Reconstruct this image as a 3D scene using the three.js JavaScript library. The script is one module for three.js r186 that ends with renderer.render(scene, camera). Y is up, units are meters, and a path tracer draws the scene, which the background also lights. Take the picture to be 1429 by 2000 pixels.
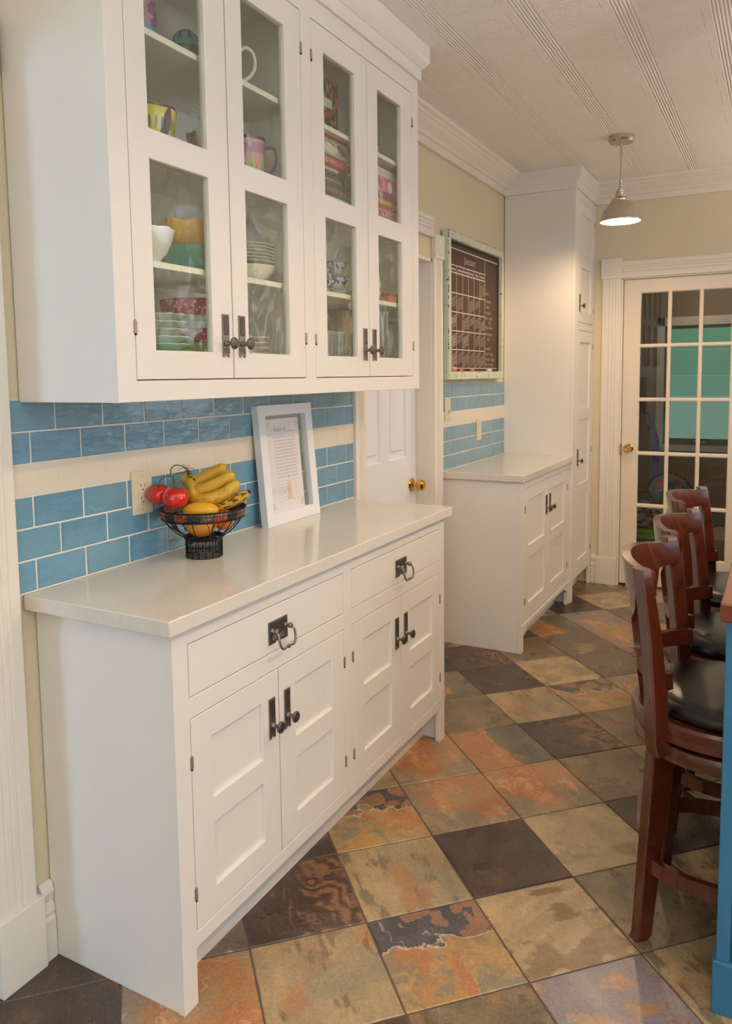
import * as THREE from 'three';
import { RectAreaLightUniformsLib } from 'three/addons/lights/RectAreaLightUniformsLib.js';
import { RoundedBoxGeometry } from 'three/addons/geometries/RoundedBoxGeometry.js';
import { mergeGeometries, mergeVertices, toCreasedNormals } from 'three/addons/utils/BufferGeometryUtils.js';

// ---------------------------------------------------------------- camera, light, exposure
// x runs out from the left wall, y up, d (= -z) along the left wall away from the camera
const scene = new THREE.Scene();
scene.background = new THREE.Color(0.55, 0.68, 0.85);
const camera = new THREE.PerspectiveCamera(2 * Math.atan(1000 / 1510.571) * 180 / Math.PI, 1429 / 2000, 0.05, 60);
camera.position.set(1.5224, 1.3933, 1.1365);
camera.rotation.order = 'YXZ';
camera.rotation.set(-0.0937, 0.4969, -0.0124);
camera.setViewOffset(1429, 2000, 4.893, 123.817, 1429, 2000);
const renderer = new THREE.WebGLRenderer({ antialias: true });
renderer.toneMapping = THREE.LinearToneMapping;
renderer.toneMappingExposure = 0.455;
renderer.shadowMap.enabled = true;
RectAreaLightUniformsLib.init();

// strengths and colours of the light sources (linear), one line each
const LIGHT = {
  sinkWindow: [2.6, 4.1, 6.4], unseenRearWindow: [0.4, 0.6, 0.85], sideWindow: [7.5, 13.0, 20], unseenFarWindow: [1.6, 2.0, 2.5],
  pendant: [3.9, 2.75, 1.7], unseenIslandPendants: [5.4, 3.5, 1.9], unseenCabinetCan: [1.45, 1.02, 0.64], unseenCans: [2.8, 2.3, 1.8], addedFillLamps: [16.0, 15.6, 15.0],  // floor lamps are added fill; cans and island pendants are out of view
};
const lit = (k, f = 1) => { const c = LIGHT[k], m = Math.max(...c, 1e-6); return [new THREE.Color(c[0] / m, c[1] / m, c[2] / m), m * f]; };
function areaLight(key, w, h, at, towards) {
  const [c, k] = lit(key), l = new THREE.RectAreaLight(c, k, w, h);
  l.position.set(...at); l.lookAt(...towards); scene.add(l); return l;
}
// daylight: unseen window over the sink, unseen far one for glass reflections, unseen ones behind the camera, window of the room left of the cased opening
areaLight('sinkWindow', 1.9, 1.05, [4.12, 1.58, -0.1], [0, 1.5, -0.1]);
areaLight('unseenRearWindow', 2.3, 1.75, [2.4, 1.15, 3.1], [2.4, 1.1, 0]);
areaLight('unseenFarWindow', 1.0, 0.95, [3.3, 1.55, -3.98], [3.3, 1.5, 0]);
areaLight('sideWindow', 0.7, 1.5, [-1.35, 1.35, 3.1], [-1.35, 1.3, 0]);

// ---------------------------------------------------------------- helpers
const H = 0.9005, CEIL = 2.585, WF = 4.05;
let seed = 7;
const rnd = () => { seed = (seed * 1664525 + 1013904223) >>> 0; return seed / 4294967296; };
const rr = (a, b) => a + (b - a) * rnd();
const taken = {};
function numbered(n) { const k = taken[n] = (taken[n] ?? -1) + 1; return k ? `${n}_${String(k).padStart(3, '0')}` : n; }
function norm(g) {
  g = g.index ? g.toNonIndexed() : g;
  for (const k of Object.keys(g.attributes)) if (!['position', 'normal', 'uv'].includes(k)) g.deleteAttribute(k);
  if (!g.attributes.normal) g.computeVertexNormals();
  if (!g.attributes.uv) g.setAttribute('uv', new THREE.BufferAttribute(new Float32Array(g.attributes.position.count * 2), 2));
  g.morphAttributes = {};
  return g;
}
function merged(gs) { gs = [].concat(gs).map(norm); return gs.length > 1 ? mergeGeometries(gs) : gs[0]; }
function shadow(m) { m.castShadow = m.receiveShadow = true; return m; }
const baseOf = new Map();
function tag(o, label, category, group) { if (label) o.userData.label = label; if (category) o.userData.category = category; if (group) o.userData.group = group; return o; }
// a Group at the base of a thing; [x, y, d]
function thing(name, [x, y, d], label, category, group) {
  const o = new THREE.Group(); o.name = numbered(name); o.position.set(x, y, -d); baseOf.set(o, o.position.clone()); scene.add(o);
  return tag(o, label, category, group);
}
// a part (or sub-part) whose geometry is given in world coordinates
function part(name, gs, mat, parent, label) {
  const b = baseOf.get(parent), g = merged(gs).clone(); g.translate(-b.x, -b.y, -b.z);
  const m = shadow(new THREE.Mesh(g, mat)); m.name = name; baseOf.set(m, b); parent.add(m);
  if (label) m.userData.label = label;
  return m;
}
// a part whose geometry is shared and local, placed at world (x, y, d)
function put(name, geo, mat, parent, [x, y, d], rot) {
  const b = baseOf.get(parent), m = shadow(new THREE.Mesh(geo, mat)); m.name = name;
  m.position.set(x - b.x, y - b.y, -d - b.z); if (rot) m.rotation.set(...rot); parent.add(m); baseOf.set(m, new THREE.Vector3(x, y, -d)); return m;
}
function single(name, gs, mat, label, category, group) {
  const g = merged(gs).clone(); g.computeBoundingBox(); const bb = g.boundingBox.clone(), c = bb.getCenter(new THREE.Vector3());
  g.translate(-c.x, -bb.min.y, -c.z);
  const m = shadow(new THREE.Mesh(g, mat)); m.name = numbered(name); m.position.set(c.x, bb.min.y, c.z); baseOf.set(m, m.position.clone()); scene.add(m);
  return tag(m, label, category, group);
}
function struct(name, gs, mat) { const m = single(name, gs, mat); m.userData.kind = 'structure'; return m; }
function structGroup(name, p) { const g = thing(name, p); g.userData.kind = 'structure'; return g; }
function bx(x0, x1, y0, y1, d0, d1, r = 0) {
  const w = Math.abs(x1 - x0), h = Math.abs(y1 - y0), t = Math.abs(d1 - d0);
  const g = r ? new RoundedBoxGeometry(w, h, t, 1, Math.min(r, w / 2.1, h / 2.1, t / 2.1)) : new THREE.BoxGeometry(w, h, t);
  return g.translate((x0 + x1) / 2, (y0 + y1) / 2, -(d0 + d1) / 2);
}
const poly = (pts) => { const s = new THREE.Shape(); pts.forEach((p, i) => i ? s.lineTo(p[0], p[1]) : s.moveTo(p[0], p[1])); s.closePath(); return s; };
const rect = (a0, a1, b0, b1) => poly([[a0, b0], [a1, b0], [a1, b1], [a0, b1]]);
function holed(shape, holes) { shape.holes.push(...holes); return shape; }
function extrude(shape, depth, bevel, steps = 1, seg = 12) {
  return bevel ? new THREE.ExtrudeGeometry(shape, { depth: depth - 2 * bevel, bevelEnabled: true, bevelSize: bevel, bevelOffset: -bevel, bevelThickness: bevel, bevelSegments: 1, curveSegments: seg, steps }).translate(0, 0, bevel)
    : new THREE.ExtrudeGeometry(shape, { depth, bevelEnabled: false, curveSegments: seg, steps });
}
const basis = (X, Y, Z) => new THREE.Matrix4().makeBasis(new THREE.Vector3(...X), new THREE.Vector3(...Y), new THREE.Vector3(...Z));
// shapes drawn in (d, y), front face at x = front, thickness back into the wall
const faceX = (shape, front, thick, bevel = 0) => extrude(shape, thick, bevel).rotateY(Math.PI / 2).translate(front - thick, 0, 0);
// shapes drawn in (x, y), front face at d = front looking back to the camera, going deeper
const faceD = (shape, front, thick, bevel = 0) => extrude(shape, thick, bevel).translate(0, 0, -front - thick);
// sweep of a profile [[out, y]...] along a polyline [[x, d]...]; out is measured to the right-hand side of the path seen from above with d up
function sweep(path, profile) {
  const n = path.length, st = [];
  for (let i = 0; i < n; i++) {
    const a = path[Math.max(0, i - 1)], b = path[i], c = path[Math.min(n - 1, i + 1)];
    const dir = (p, q) => { const l = Math.hypot(q[0] - p[0], q[1] - p[1]) || 1; return [(q[0] - p[0]) / l, (q[1] - p[1]) / l]; };
    const u = i ? dir(a, b) : dir(b, c), v = i < n - 1 ? dir(b, c) : u;
    const n1 = [u[1], -u[0]], n2 = [v[1], -v[0]]; let m = [n1[0] + n2[0], n1[1] + n2[1]]; const k = 2 / (m[0] * m[0] + m[1] * m[1]); m = [m[0] * k, m[1] * k];
    st.push(profile.map(([p, y]) => [b[0] + m[0] * p, y, -(b[1] + m[1] * p)]));
  }
  const pos = [], P = profile.length;
  const tri = (a, b, c) => pos.push(...a, ...b, ...c);
  for (let i = 0; i + 1 < n; i++) for (let j = 0; j < P; j++) { const k = (j + 1) % P; tri(st[i][j], st[i + 1][j], st[i + 1][k]); tri(st[i][j], st[i + 1][k], st[i][k]); }
  const cap = (s, flip) => { const t = THREE.ShapeUtils.triangulateShape(profile.map((p) => new THREE.Vector2(...p)), []); for (const [a, b, c] of t) flip ? tri(s[a], s[c], s[b]) : tri(s[a], s[b], s[c]); };
  cap(st[0], false); cap(st[n - 1], true);
  const g = new THREE.BufferGeometry(); g.setAttribute('position', new THREE.Float32BufferAttribute(pos, 3)); g.computeVertexNormals(); return g;
}
const lathe = (pts, seg = 32) => new THREE.LatheGeometry(pts.map((p) => new THREE.Vector2(...p)), seg);
const V = (x, y, d) => new THREE.Vector3(x, y, -d);
function tube(pts, r, seg = 24, rad = 6, closed = false) { return new THREE.TubeGeometry(new THREE.CatmullRomCurve3(pts, closed), seg, r, rad, closed); }
function ringGeo(R, r, y, seg = 40, rad = 6) { return new THREE.TorusGeometry(R, r, rad, seg).rotateX(Math.PI / 2).translate(0, y, 0); }
const cyl = (r0, r1, h, seg = 20) => new THREE.CylinderGeometry(r1, r0, h, seg);
const smooth = (g, a = 0.6) => toCreasedNormals(mergeVertices((() => { g = g.clone(); g.deleteAttribute('normal'); return g; })(), 1e-5), a);

// ---------------------------------------------------------------- procedural textures
function hash(x, y, s) { let h = Math.imul(x | 0, 374761393) + Math.imul(y | 0, 668265263) + Math.imul(s | 0, 2147483647 - 61); h = Math.imul(h ^ (h >>> 13), 1274126177); return ((h ^ (h >>> 16)) >>> 0) / 4294967296; }
function vnoise(x, y, s, px = 0, py = 0) {
  let xi = Math.floor(x), yi = Math.floor(y); const fx = x - xi, fy = y - yi, u = fx * fx * (3 - 2 * fx), v = fy * fy * (3 - 2 * fy);
  const w = (i, p) => p ? ((i % p) + p) % p : i;
  const a = hash(w(xi, px), w(yi, py), s), b = hash(w(xi + 1, px), w(yi, py), s), c = hash(w(xi, px), w(yi + 1, py), s), d = hash(w(xi + 1, px), w(yi + 1, py), s);
  return a + (b - a) * u + (c - a) * v + (a - b - c + d) * u * v;
}
function fbm(x, y, s, o = 5, px = 0, py = 0) { let a = 0.5, t = 0, n = 0, f = 1; for (let i = 0; i < o; i++) { t += a * vnoise(x * f, y * f, s + i * 17, px * f, py * f); n += a; a *= 0.5; f *= 2; } return t / n; }
const clamp = (v, a = 0, b = 1) => Math.min(b, Math.max(a, v)), sstep = (a, b, v) => { v = clamp((v - a) / (b - a)); return v * v * (3 - 2 * v); };
const mixc = (a, b, t) => [a[0] + (b[0] - a[0]) * t, a[1] + (b[1] - a[1]) * t, a[2] + (b[2] - a[2]) * t];
function dataTex(w, h, fn, srgb, repeat = true) {
  const a = new Uint8Array(w * h * 4);
  for (let y = 0; y < h; y++) for (let x = 0; x < w; x++) { const c = fn(x / w, y / h), i = (y * w + x) * 4; if (typeof c === 'number') a[i] = a[i + 1] = a[i + 2] = clamp(c) * 255; else { a[i] = clamp(c[0], 0, 255); a[i + 1] = clamp(c[1], 0, 255); a[i + 2] = clamp(c[2], 0, 255); } a[i + 3] = 255; }
  const t = new THREE.DataTexture(a, w, h); t.magFilter = THREE.LinearFilter; t.minFilter = THREE.LinearMipmapLinearFilter; t.generateMipmaps = true;
  if (repeat) t.wrapS = t.wrapT = THREE.RepeatWrapping; if (srgb) t.colorSpace = THREE.SRGBColorSpace; t.needsUpdate = true; return t;
}
function canvasTex(w, h, draw) {
  const c = document.createElement('canvas'); c.width = w; c.height = h; const g = c.getContext('2d'); draw(g, w, h);
  const t = new THREE.CanvasTexture(c); t.colorSpace = THREE.SRGBColorSpace; return t;
}
const std = (color, roughness = 0.5, o = {}) => new THREE.MeshStandardMaterial({ color, roughness, ...o });
const phys = (color, roughness, o = {}) => new THREE.MeshPhysicalMaterial({ color, roughness, ...o });
// repeat in metres: one picture per size x size metres on geometry whose uv is in metres
function metres(t, sx, sy = sx) { t.repeat.set(1 / sx, 1 / sy); return t; }
function boxUV(g) { // uv in metres from the dominant axis of each face
  g = norm(g); const p = g.attributes.position, n = g.attributes.normal, uv = g.attributes.uv;
  for (let i = 0; i < p.count; i++) { const ax = Math.abs(n.getX(i)), ay = Math.abs(n.getY(i)), az = Math.abs(n.getZ(i)); if (ay >= ax && ay >= az) uv.setXY(i, p.getX(i), p.getZ(i)); else if (ax >= az) uv.setXY(i, p.getZ(i), p.getY(i)); else uv.setXY(i, p.getX(i), p.getY(i)); }
  return g;
}
const M = {};
M.white = std('#ece7de', 0.42);
M.trim = std('#ece4d6', 0.4);
M.wall = std('#dfd2b2', 0.75, { bumpMap: metres(dataTex(128, 128, (u, v) => fbm(u * 24, v * 24, 5, 3, 24, 24), false), 0.25), bumpScale: 0.0004 });
M.inside = std('#faf7f0', 0.5);
M.unseenWallPale = std('#efe9dc', 0.7);  // unseen right and near walls, kept pale to bounce more light
M.counter = phys('#ddd5c5', 0.1, { map: metres(dataTex(256, 256, (u, v) => { const n = fbm(u * 32, v * 32, 3, 3, 32, 32), f = fbm(u * 6, v * 6, 9, 3, 6, 6); const k = 224 + (n - 0.5) * 9 + (f - 0.5) * 5; return [k, k - 6, k - 19]; }, true), 0.3) });
M.counter.color.set('#ffffff');
M.pewter = std('#857d75', 0.36, { metalness: 0.8 });
M.hammered = std('#645e58', 0.4, { metalness: 0.8, bumpMap: dataTex(128, 128, (u, v) => fbm(u * 16, v * 16, 21, 2, 16, 16), false), bumpScale: 0.0012 });
M.nickel = std('#cbc4b8', 0.27, { metalness: 1 });
M.brass = std('#d8a545', 0.16, { metalness: 1 });
M.chrome = std('#c9c4bb', 0.2, { metalness: 1 });
M.dark = std('#1c1613', 0.6);
M.black = std('#14110f', 0.5, { metalness: 0.3 });
M.ivory = std('#d8d0b2', 0.4);

// ---------------------------------------------------------------- the room
const X1 = 4.15, D0 = -3.15, T = 0.14;
{
  // left wall with a cased opening near the camera and a panelled door
  const w = 0.14;
  struct('wall_left', [bx(-w, -0.004, 0, CEIL, D0, -1.05), bx(-w, -0.004, 2.06, CEIL, -1.05, -0.1), bx(-w, -0.004, 0, CEIL, -0.1, 1.665), bx(-w, -0.004, 1.955, CEIL, 1.665, 2.39), bx(-w, -0.004, 0, CEIL, 2.39, WF)].map(boxUV), M.wall);
  struct('wall_far', [bx(-w, 0.6, 0, CEIL, WF, WF + T), bx(0.6, 1.35, 1.99, CEIL, WF, WF + T), bx(1.35, 2.75, 0, CEIL, WF, WF + T), bx(2.75, 3.85, 0, 1.02, WF, WF + T), bx(2.75, 3.85, 2.08, CEIL, WF, WF + T), bx(3.85, X1, 0, CEIL, WF, WF + T)].map(boxUV), M.wall);
  struct('wall_right', [bx(X1, X1 + T, 0, CEIL, D0, -0.9), bx(X1, X1 + T, 0, 1.02, -0.9, 1.1), bx(X1, X1 + T, 2.14, CEIL, -0.9, 1.1), bx(X1, X1 + T, 0, CEIL, 1.1, WF)].map(boxUV), M.unseenWallPale);
  struct('wall_near', [bx(-w, 1.2, 0, CEIL, D0 - T, D0), bx(1.2, 3.6, 0, 0.22, D0 - T, D0), bx(1.2, 3.6, 2.08, CEIL, D0 - T, D0), bx(3.6, X1, 0, CEIL, D0 - T, D0)].map(boxUV), M.unseenWallPale);
}
// embossed ceiling: bands of ridges along the room, stippled panels between them
{
  const pitch = 0.286, N = 512;
  const bump = dataTex(N, N, (u, v) => {
    const band = (t) => { t = ((t % 1) + 1) % 1; const e = Math.min(t, 1 - t) * pitch; return e < 0.034 ? 0.55 + 0.45 * Math.cos(e / 0.0115 * Math.PI * 2) : -1; };
    const a = band(u), b = band(v);
    if (a >= 0) return a * 0.9;
    if (b >= 0) return 0.25 + 0.25 * b;
    const n = fbm(u * 32, v * 32, 31, 2, 32, 32), n2 = fbm(u * 64 + 3, v * 64, 37, 1, 64, 64);
    const cx = Math.abs(u - 0.5), cy = Math.abs(v - 0.5), m = Math.max(cx, cy);
    const ring = m > 0.29 && m < 0.31 ? 0.3 : 0;
    return 0.15 + (n > 0.5 ? 0.4 : 0.1) + 0.2 * n2 + ring;
  }, false);
  metres(bump, pitch); bump.offset.set(-0.443 / pitch, 0);
  const m = std('#f8f4ec', 0.6, { bumpMap: bump, bumpScale: 0.0035 });
  const g = boxUV(bx(-0.14, X1 + T, CEIL, CEIL + 0.12, D0 - T, WF + T));
  g.translate(0, 0, 0);
  const c = new THREE.Mesh(g, m); c.name = 'ceiling'; c.userData.kind = 'structure'; shadow(c); scene.add(c);
}

// slate-look floor tiles, laid diagonally, each its own piece
const FS = 0.3002, FX = 0.6301, FD = 0.9188, C45 = Math.SQRT1_2;
const slate = [];
{
  const N = 384, veins = (u, v, s, f = 3) => { const n = Math.abs(fbm(u * f + fbm(u * 4, v * 4, s + 5, 3) * 1.4, v * f, s, 4) - 0.5); return 1 - sstep(0.0, 0.014, n); };
  const grain = (u, v, s) => (fbm(u * 60, v * 60, s, 2) - 0.5);
  const kinds = {
    dark: (u, v, s) => { let c = mixc([58, 46, 39], [92, 76, 64], fbm(u * 5, v * 5, s)); c = mixc(c, [112, 76, 50], sstep(0.58, 0.75, fbm(u * 3 + 7, v * 3, s + 1)) * 0.7); return mixc(c, [128, 104, 84], veins(u, v, s + 2, 2) * 0.35); },
    gold: (u, v, s) => { const st = fbm(u * 2.2 + v * 0.8, v * 11, s); let c = mixc([134, 118, 92], [170, 142, 102], st); c = mixc(c, [152, 108, 72], sstep(0.56, 0.72, fbm(u * 3, v * 4, s + 3)) * 0.75); c = mixc(c, [96, 84, 66], sstep(0.62, 0.74, fbm(u * 4 + 3, v * 13, s + 4)) * 0.7); return mixc(c, [120, 114, 92], sstep(0.5, 0.7, fbm(u * 2, v * 2 + 9, s + 6)) * 0.5); },
    tan: (u, v, s) => { const st = fbm(u * 14 + v * 5, v * 3.2, s); let c = mixc([142, 120, 88], [178, 152, 114], st); c = mixc(c, [106, 84, 54], sstep(0.58, 0.7, fbm(u * 9, v * 3 + 5, s + 2)) * 0.75); return mixc(c, [112, 88, 60], sstep(0.58, 0.66, fbm(u * 3.5, v * 3.5, s + 8)) * sstep(0.35, 0.9, u) * 0.7); },
    rust: (u, v, s) => { const k = fbm(u * 2.5, v * 2.5, s); let c = mixc([156, 104, 68], [142, 116, 86], sstep(0.4, 0.62, k)); c = mixc(c, [128, 112, 92], sstep(0.42, 0.62, fbm(u * 2, v * 2, s + 4) + (u - 0.5) * 0.35)); c = mixc(c, [176, 132, 88], sstep(0.6, 0.7, fbm(u * 6, v * 6, s + 7)) * 0.5); return mixc(c, [206, 176, 140], veins(u, v, s + 3, 2) * 0.4); },
    olive: (u, v, s) => { let c = mixc([92, 80, 62], [132, 114, 88], fbm(u * 4, v * 4, s)); c = mixc(c, [146, 106, 70], sstep(0.6, 0.74, fbm(u * 3, v * 3 + 4, s + 3)) * 0.6); return mixc(c, [76, 68, 56], sstep(0.58, 0.7, fbm(u * 8, v * 8, s + 9)) * 0.5); },
    swirl: (u, v, s) => {
      const wx = fbm(u * 2.2, v * 2.2, s) * 2.4, band = fbm(u * 1.5 + wx, v * 1.5 + wx * 0.7, s + 2, 4), rings = 0.5 + 0.5 * Math.sin((band * 9 + wx * 1.3) * 3.1);
      let c = mixc([124, 114, 94], [162, 128, 84], rings); c = mixc(c, [164, 106, 68], sstep(0.58, 0.68, band) * 0.8);
      const e = u * 0.85 + (1 - v) * 0.12 + (fbm(u * 4, v * 4, s + 5) - 0.5) * 0.55, k = sstep(0.37, 0.33, e), k2 = sstep(0.5, 0.54, fbm(u * 5 + 2, v * 5, s + 8));
      let slateC = mixc([88, 86, 88], [62, 58, 60], fbm(u * 7, v * 7, s + 6)); slateC = mixc(slateC, [150, 106, 76], k2 * 0.8);
      c = mixc(c, slateC, k);
      const vein = (1 - sstep(0, 0.022, Math.abs(e - 0.355))) + (k > 0.5 ? veins(u, v, s + 11, 3) * 0.8 : 0);
      return mixc(c, [214, 196, 172], clamp(vein) * 0.6);
    },
    darkrust: (u, v, s) => { let c = mixc([60, 48, 42], [84, 70, 60], fbm(u * 5, v * 5, s)); const e = v + (fbm(u * 4, v * 4, s + 2) - 0.5) * 0.7, k = sstep(0.52, 0.62, e); const sw = 0.5 + 0.5 * Math.sin(fbm(u * 3, v * 3, s + 4) * 32); c = mixc(c, mixc([136, 94, 66], [66, 52, 46], sw), k * 0.85); return mixc(c, [150, 110, 78], veins(u, v, s + 3, 2) * 0.45); },
    purple: (u, v, s) => { const k = fbm(u * 3, v * 3, s); let c = mixc([124, 112, 112], [156, 116, 86], sstep(0.42, 0.58, k)); c = mixc(c, [168, 136, 104], sstep(0.6, 0.7, fbm(u * 5, v * 5, s + 2)) * 0.6); return mixc(c, [138, 94, 62], sstep(0.7, 1.0, v + u * 0.3 - 0.1 + (k - 0.5)) * 0.7); },
    greenorange: (u, v, s) => { const e = v * 0.8 + u * 0.1 + (fbm(u * 3, v * 3, s) - 0.5) * 0.5, k = sstep(0.4, 0.5, e); let c = mixc(mixc([158, 108, 70], [138, 102, 72], fbm(u * 4, v * 12, s + 2)), mixc([72, 72, 66], [130, 116, 90], fbm(u * 4, v * 4, s + 3)), k); return mixc(c, [190, 140, 84], (1 - sstep(0, 0.05, Math.abs(e - 0.42))) * 0.5); },
    graytan: (u, v, s) => mixc(mixc([140, 122, 92], [176, 154, 116], fbm(u * 3, v * 6, s)), [124, 108, 82], sstep(0.55, 0.7, fbm(u * 4, v * 4, s + 3)) * 0.7),
    veined: (u, v, s) => { let c = mixc([82, 72, 62], [110, 96, 80], fbm(u * 4, v * 4, s)); c = mixc(c, [150, 118, 84], sstep(0.62, 0.72, fbm(u * 2.5, v * 2.5, s + 2)) * 0.8); return mixc(c, [176, 156, 126], veins(u, v, s + 5, 2.2) * 0.6); },
  };
  let k = 0;
  const finish = (tex, s) => std('#ffffff', 0.38, { map: tex, roughnessMap: rough, bumpMap: relief, bumpScale: 0.0012 });
  const relief = dataTex(256, 256, (u, v) => 0.6 * fbm(u * 6, v * 6, 77, 5) + 0.4 * fbm(u * 3, v * 14, 78, 4), false);
  const rough = dataTex(256, 256, (u, v) => 0.8 + 0.4 * (fbm(u * 5, v * 5, 71, 4) - 0.5), false);
  for (const [name, fn] of Object.entries(kinds)) for (let r = 0; r < 2; r++) {
    const s = 100 + 31 * k++;
    slate.push({ name, mat: finish(dataTex(N, N, (u, v) => { const c = fn(u, v, s), g = grain(u, v, s) * 26 + (fbm(u * 150, v * 150, s + 3, 1) - 0.5) * 12; const k = name === 'dark' ? 1 : 1.12; return [k * c[0] + g, k * c[1] + g, k * c[2] + g]; }, true), s) });
  }
}
{
  // tile kinds read from the photograph; (i, j) count tiles down-right and up-right from the corner at (FX, FD)
  const seen = { '0,0': 'dark', '1,0': 'tan', '0,-1': 'gold', '1,-1': 'swirl', '-1,-1': 'swirl1', '-1,0': 'rust', '-1,1': 'rust1', '0,1': 'graytan1', '1,1': 'olive', '2,0': 'purple', '2,-1': 'olive1', '1,-2': 'gold1', '0,-2': 'darkrust', '-2,0': 'rust1', '-2,1': 'greenorange', '-2,2': 'darkrust1', '-1,2': 'olive', '0,2': 'dark1', '-1,3': 'rust', '-3,2': 'gold1', '-4,2': 'dark1', '-4,3': 'graytan', '-3,3': 'swirl1', '-2,3': 'olive1', '-3,1': 'olive', '-5,3': 'olive1', '-4,4': 'veined', '-5,4': 'veined1', '-6,4': 'greenorange', '-5,5': 'rust', '-6,5': 'purple', '-6,6': 'veined', '-7,6': 'graytan', '-1,-2': 'dark1', '2,-2': 'dark', '1,2': 'gold', '3,-1': 'graytan', '2,1': 'gold', '3,-2': 'purple1', '2,-3': 'olive', '1,-3': 'rust', '0,-3': 'veined1', '-4,1': 'greenorange1', '-5,2': 'darkrust' };
  const floor = structGroup('floor', [2, 0, 0.4]);
  const grout = std('#5e5348', 0.85, { bumpMap: metres(dataTex(64, 64, (u, v) => fbm(u * 16, v * 16, 15, 2, 16, 16), false), 0.1), bumpScale: 0.0006 });
  part('slab', boxUV(bx(-0.14, X1 + T, -0.1, -0.0025, D0 - T, WF + 2.7)), grout, floor);
  const toXD = (a, b) => [FX + FS * (a + b) * C45, FD + FS * (b - a) * C45];
  function clipPoly(p, axis, lim, sign) { const o = []; for (let i = 0; i < p.length; i++) { const a = p[i], b = p[(i + 1) % p.length], da = sign * (a[axis] - lim), db = sign * (b[axis] - lim); if (da <= 0) o.push(a); if ((da < 0 && db > 0) || (da > 0 && db < 0)) { const t = da / (da - db); o.push([a[0] + (b[0] - a[0]) * t, a[1] + (b[1] - a[1]) * t]); } } return o; }
  function tileGeo(i, j, turn, fu, fv) {
    const g2 = 0.0022; let p = [[i * FS, 0], [0, 0]];
    let q = [[i, j], [i + 1, j], [i + 1, j + 1], [i, j + 1]].map(([a, b], k) => { const s = [[1, 1], [-1, 1], [-1, -1], [1, -1]][k]; return toXD(a + s[0] * g2 / FS, b + s[1] * g2 / FS); });
    q = clipPoly(q, 0, -0.003, -1); q = clipPoly(q, 0, X1 - 0.001, 1); q = clipPoly(q, 1, WF + 0.06, 1); q = clipPoly(q, 1, D0 + 0.001, -1);
    if (q.length < 3) return null;
    const uvOf = ([x, d]) => { const e = (x - FX) / FS / C45 / 2, f = (d - FD) / FS / C45 / 2; let u = e - f - i, v = e + f - j; for (let t = 0; t < turn; t++) [u, v] = [v, 1 - u]; return [fu ? 1 - u : u, fv ? 1 - v : v]; };
    const c = q.reduce((s, p) => [s[0] + p[0] / q.length, s[1] + p[1] / q.length], [0, 0]);
    const inn = q.map((p) => { const l = Math.hypot(p[0] - c[0], p[1] - c[1]); const k = 1 - 0.003 / l; return [c[0] + (p[0] - c[0]) * k, c[1] + (p[1] - c[1]) * k]; });
    const pos = [], uv = [], add = (p, y) => { pos.push(p[0], y, -p[1]); uv.push(...uvOf(p)); }, area = q.reduce((t, p, k) => t + p[0] * q[(k + 1) % q.length][1] - q[(k + 1) % q.length][0] * p[1], 0), up = area > 0, tri = (a, b, d) => { add(...a); if (up) { add(...b); add(...d); } else { add(...d); add(...b); } };
    for (let k = 0; k < q.length; k++) {
      const n = (k + 1) % q.length;
      tri([c, 0], [inn[k], 0], [inn[n], 0]); tri([inn[k], 0], [q[n], -0.0018], [inn[n], 0]); tri([inn[k], 0], [q[k], -0.0018], [q[n], -0.0018]); tri([q[k], -0.0018], [q[n], -0.006], [q[n], -0.0018]); tri([q[k], -0.0018], [q[k], -0.006], [q[n], -0.006]);
    }
    const g = new THREE.BufferGeometry(); g.setAttribute('position', new THREE.Float32BufferAttribute(pos, 3)); g.setAttribute('uv', new THREE.Float32BufferAttribute(uv, 2)); g.computeVertexNormals();
    return g;
  }
  const find = (n) => { const m = n.match(/^([a-z]+)(1?)$/); return slate.filter((s) => s.name === m[1])[m[2] ? 1 : 0]; };
  const rest = slate.map(() => []);
  for (let i = -16; i <= 16; i++) for (let j = -18; j <= 18; j++) {
    const [cx, cd] = toXD(i + 0.5, j + 0.5);
    if (cx < -0.25 || cx > X1 + 0.25 || cd < D0 - 0.25 || cd > WF + 0.2) continue;
    const key = `${i},${j}`, known = seen[key]; const turn = known ? 0 : Math.floor(hash(i, j, 5) * 4), fu = known ? 0 : hash(i, j, 6) > 0.5, fv = known ? 0 : hash(i, j, 7) > 0.5;
    const g = tileGeo(i, j, turn, fu, fv); if (!g) continue;
    const si = known ? slate.indexOf(find(known)) : Math.floor(hash(i, j, 9) * slate.length);
    if (cx < 1.75 && cd > -0.8) part('tile', g, slate[si].mat, floor); else rest[si].push(g);
  }
  rest.forEach((gs, k) => { if (gs.length) part('more_tiles', gs, slate[k].mat, floor).userData.kind = 'stuff'; });
}

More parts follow.
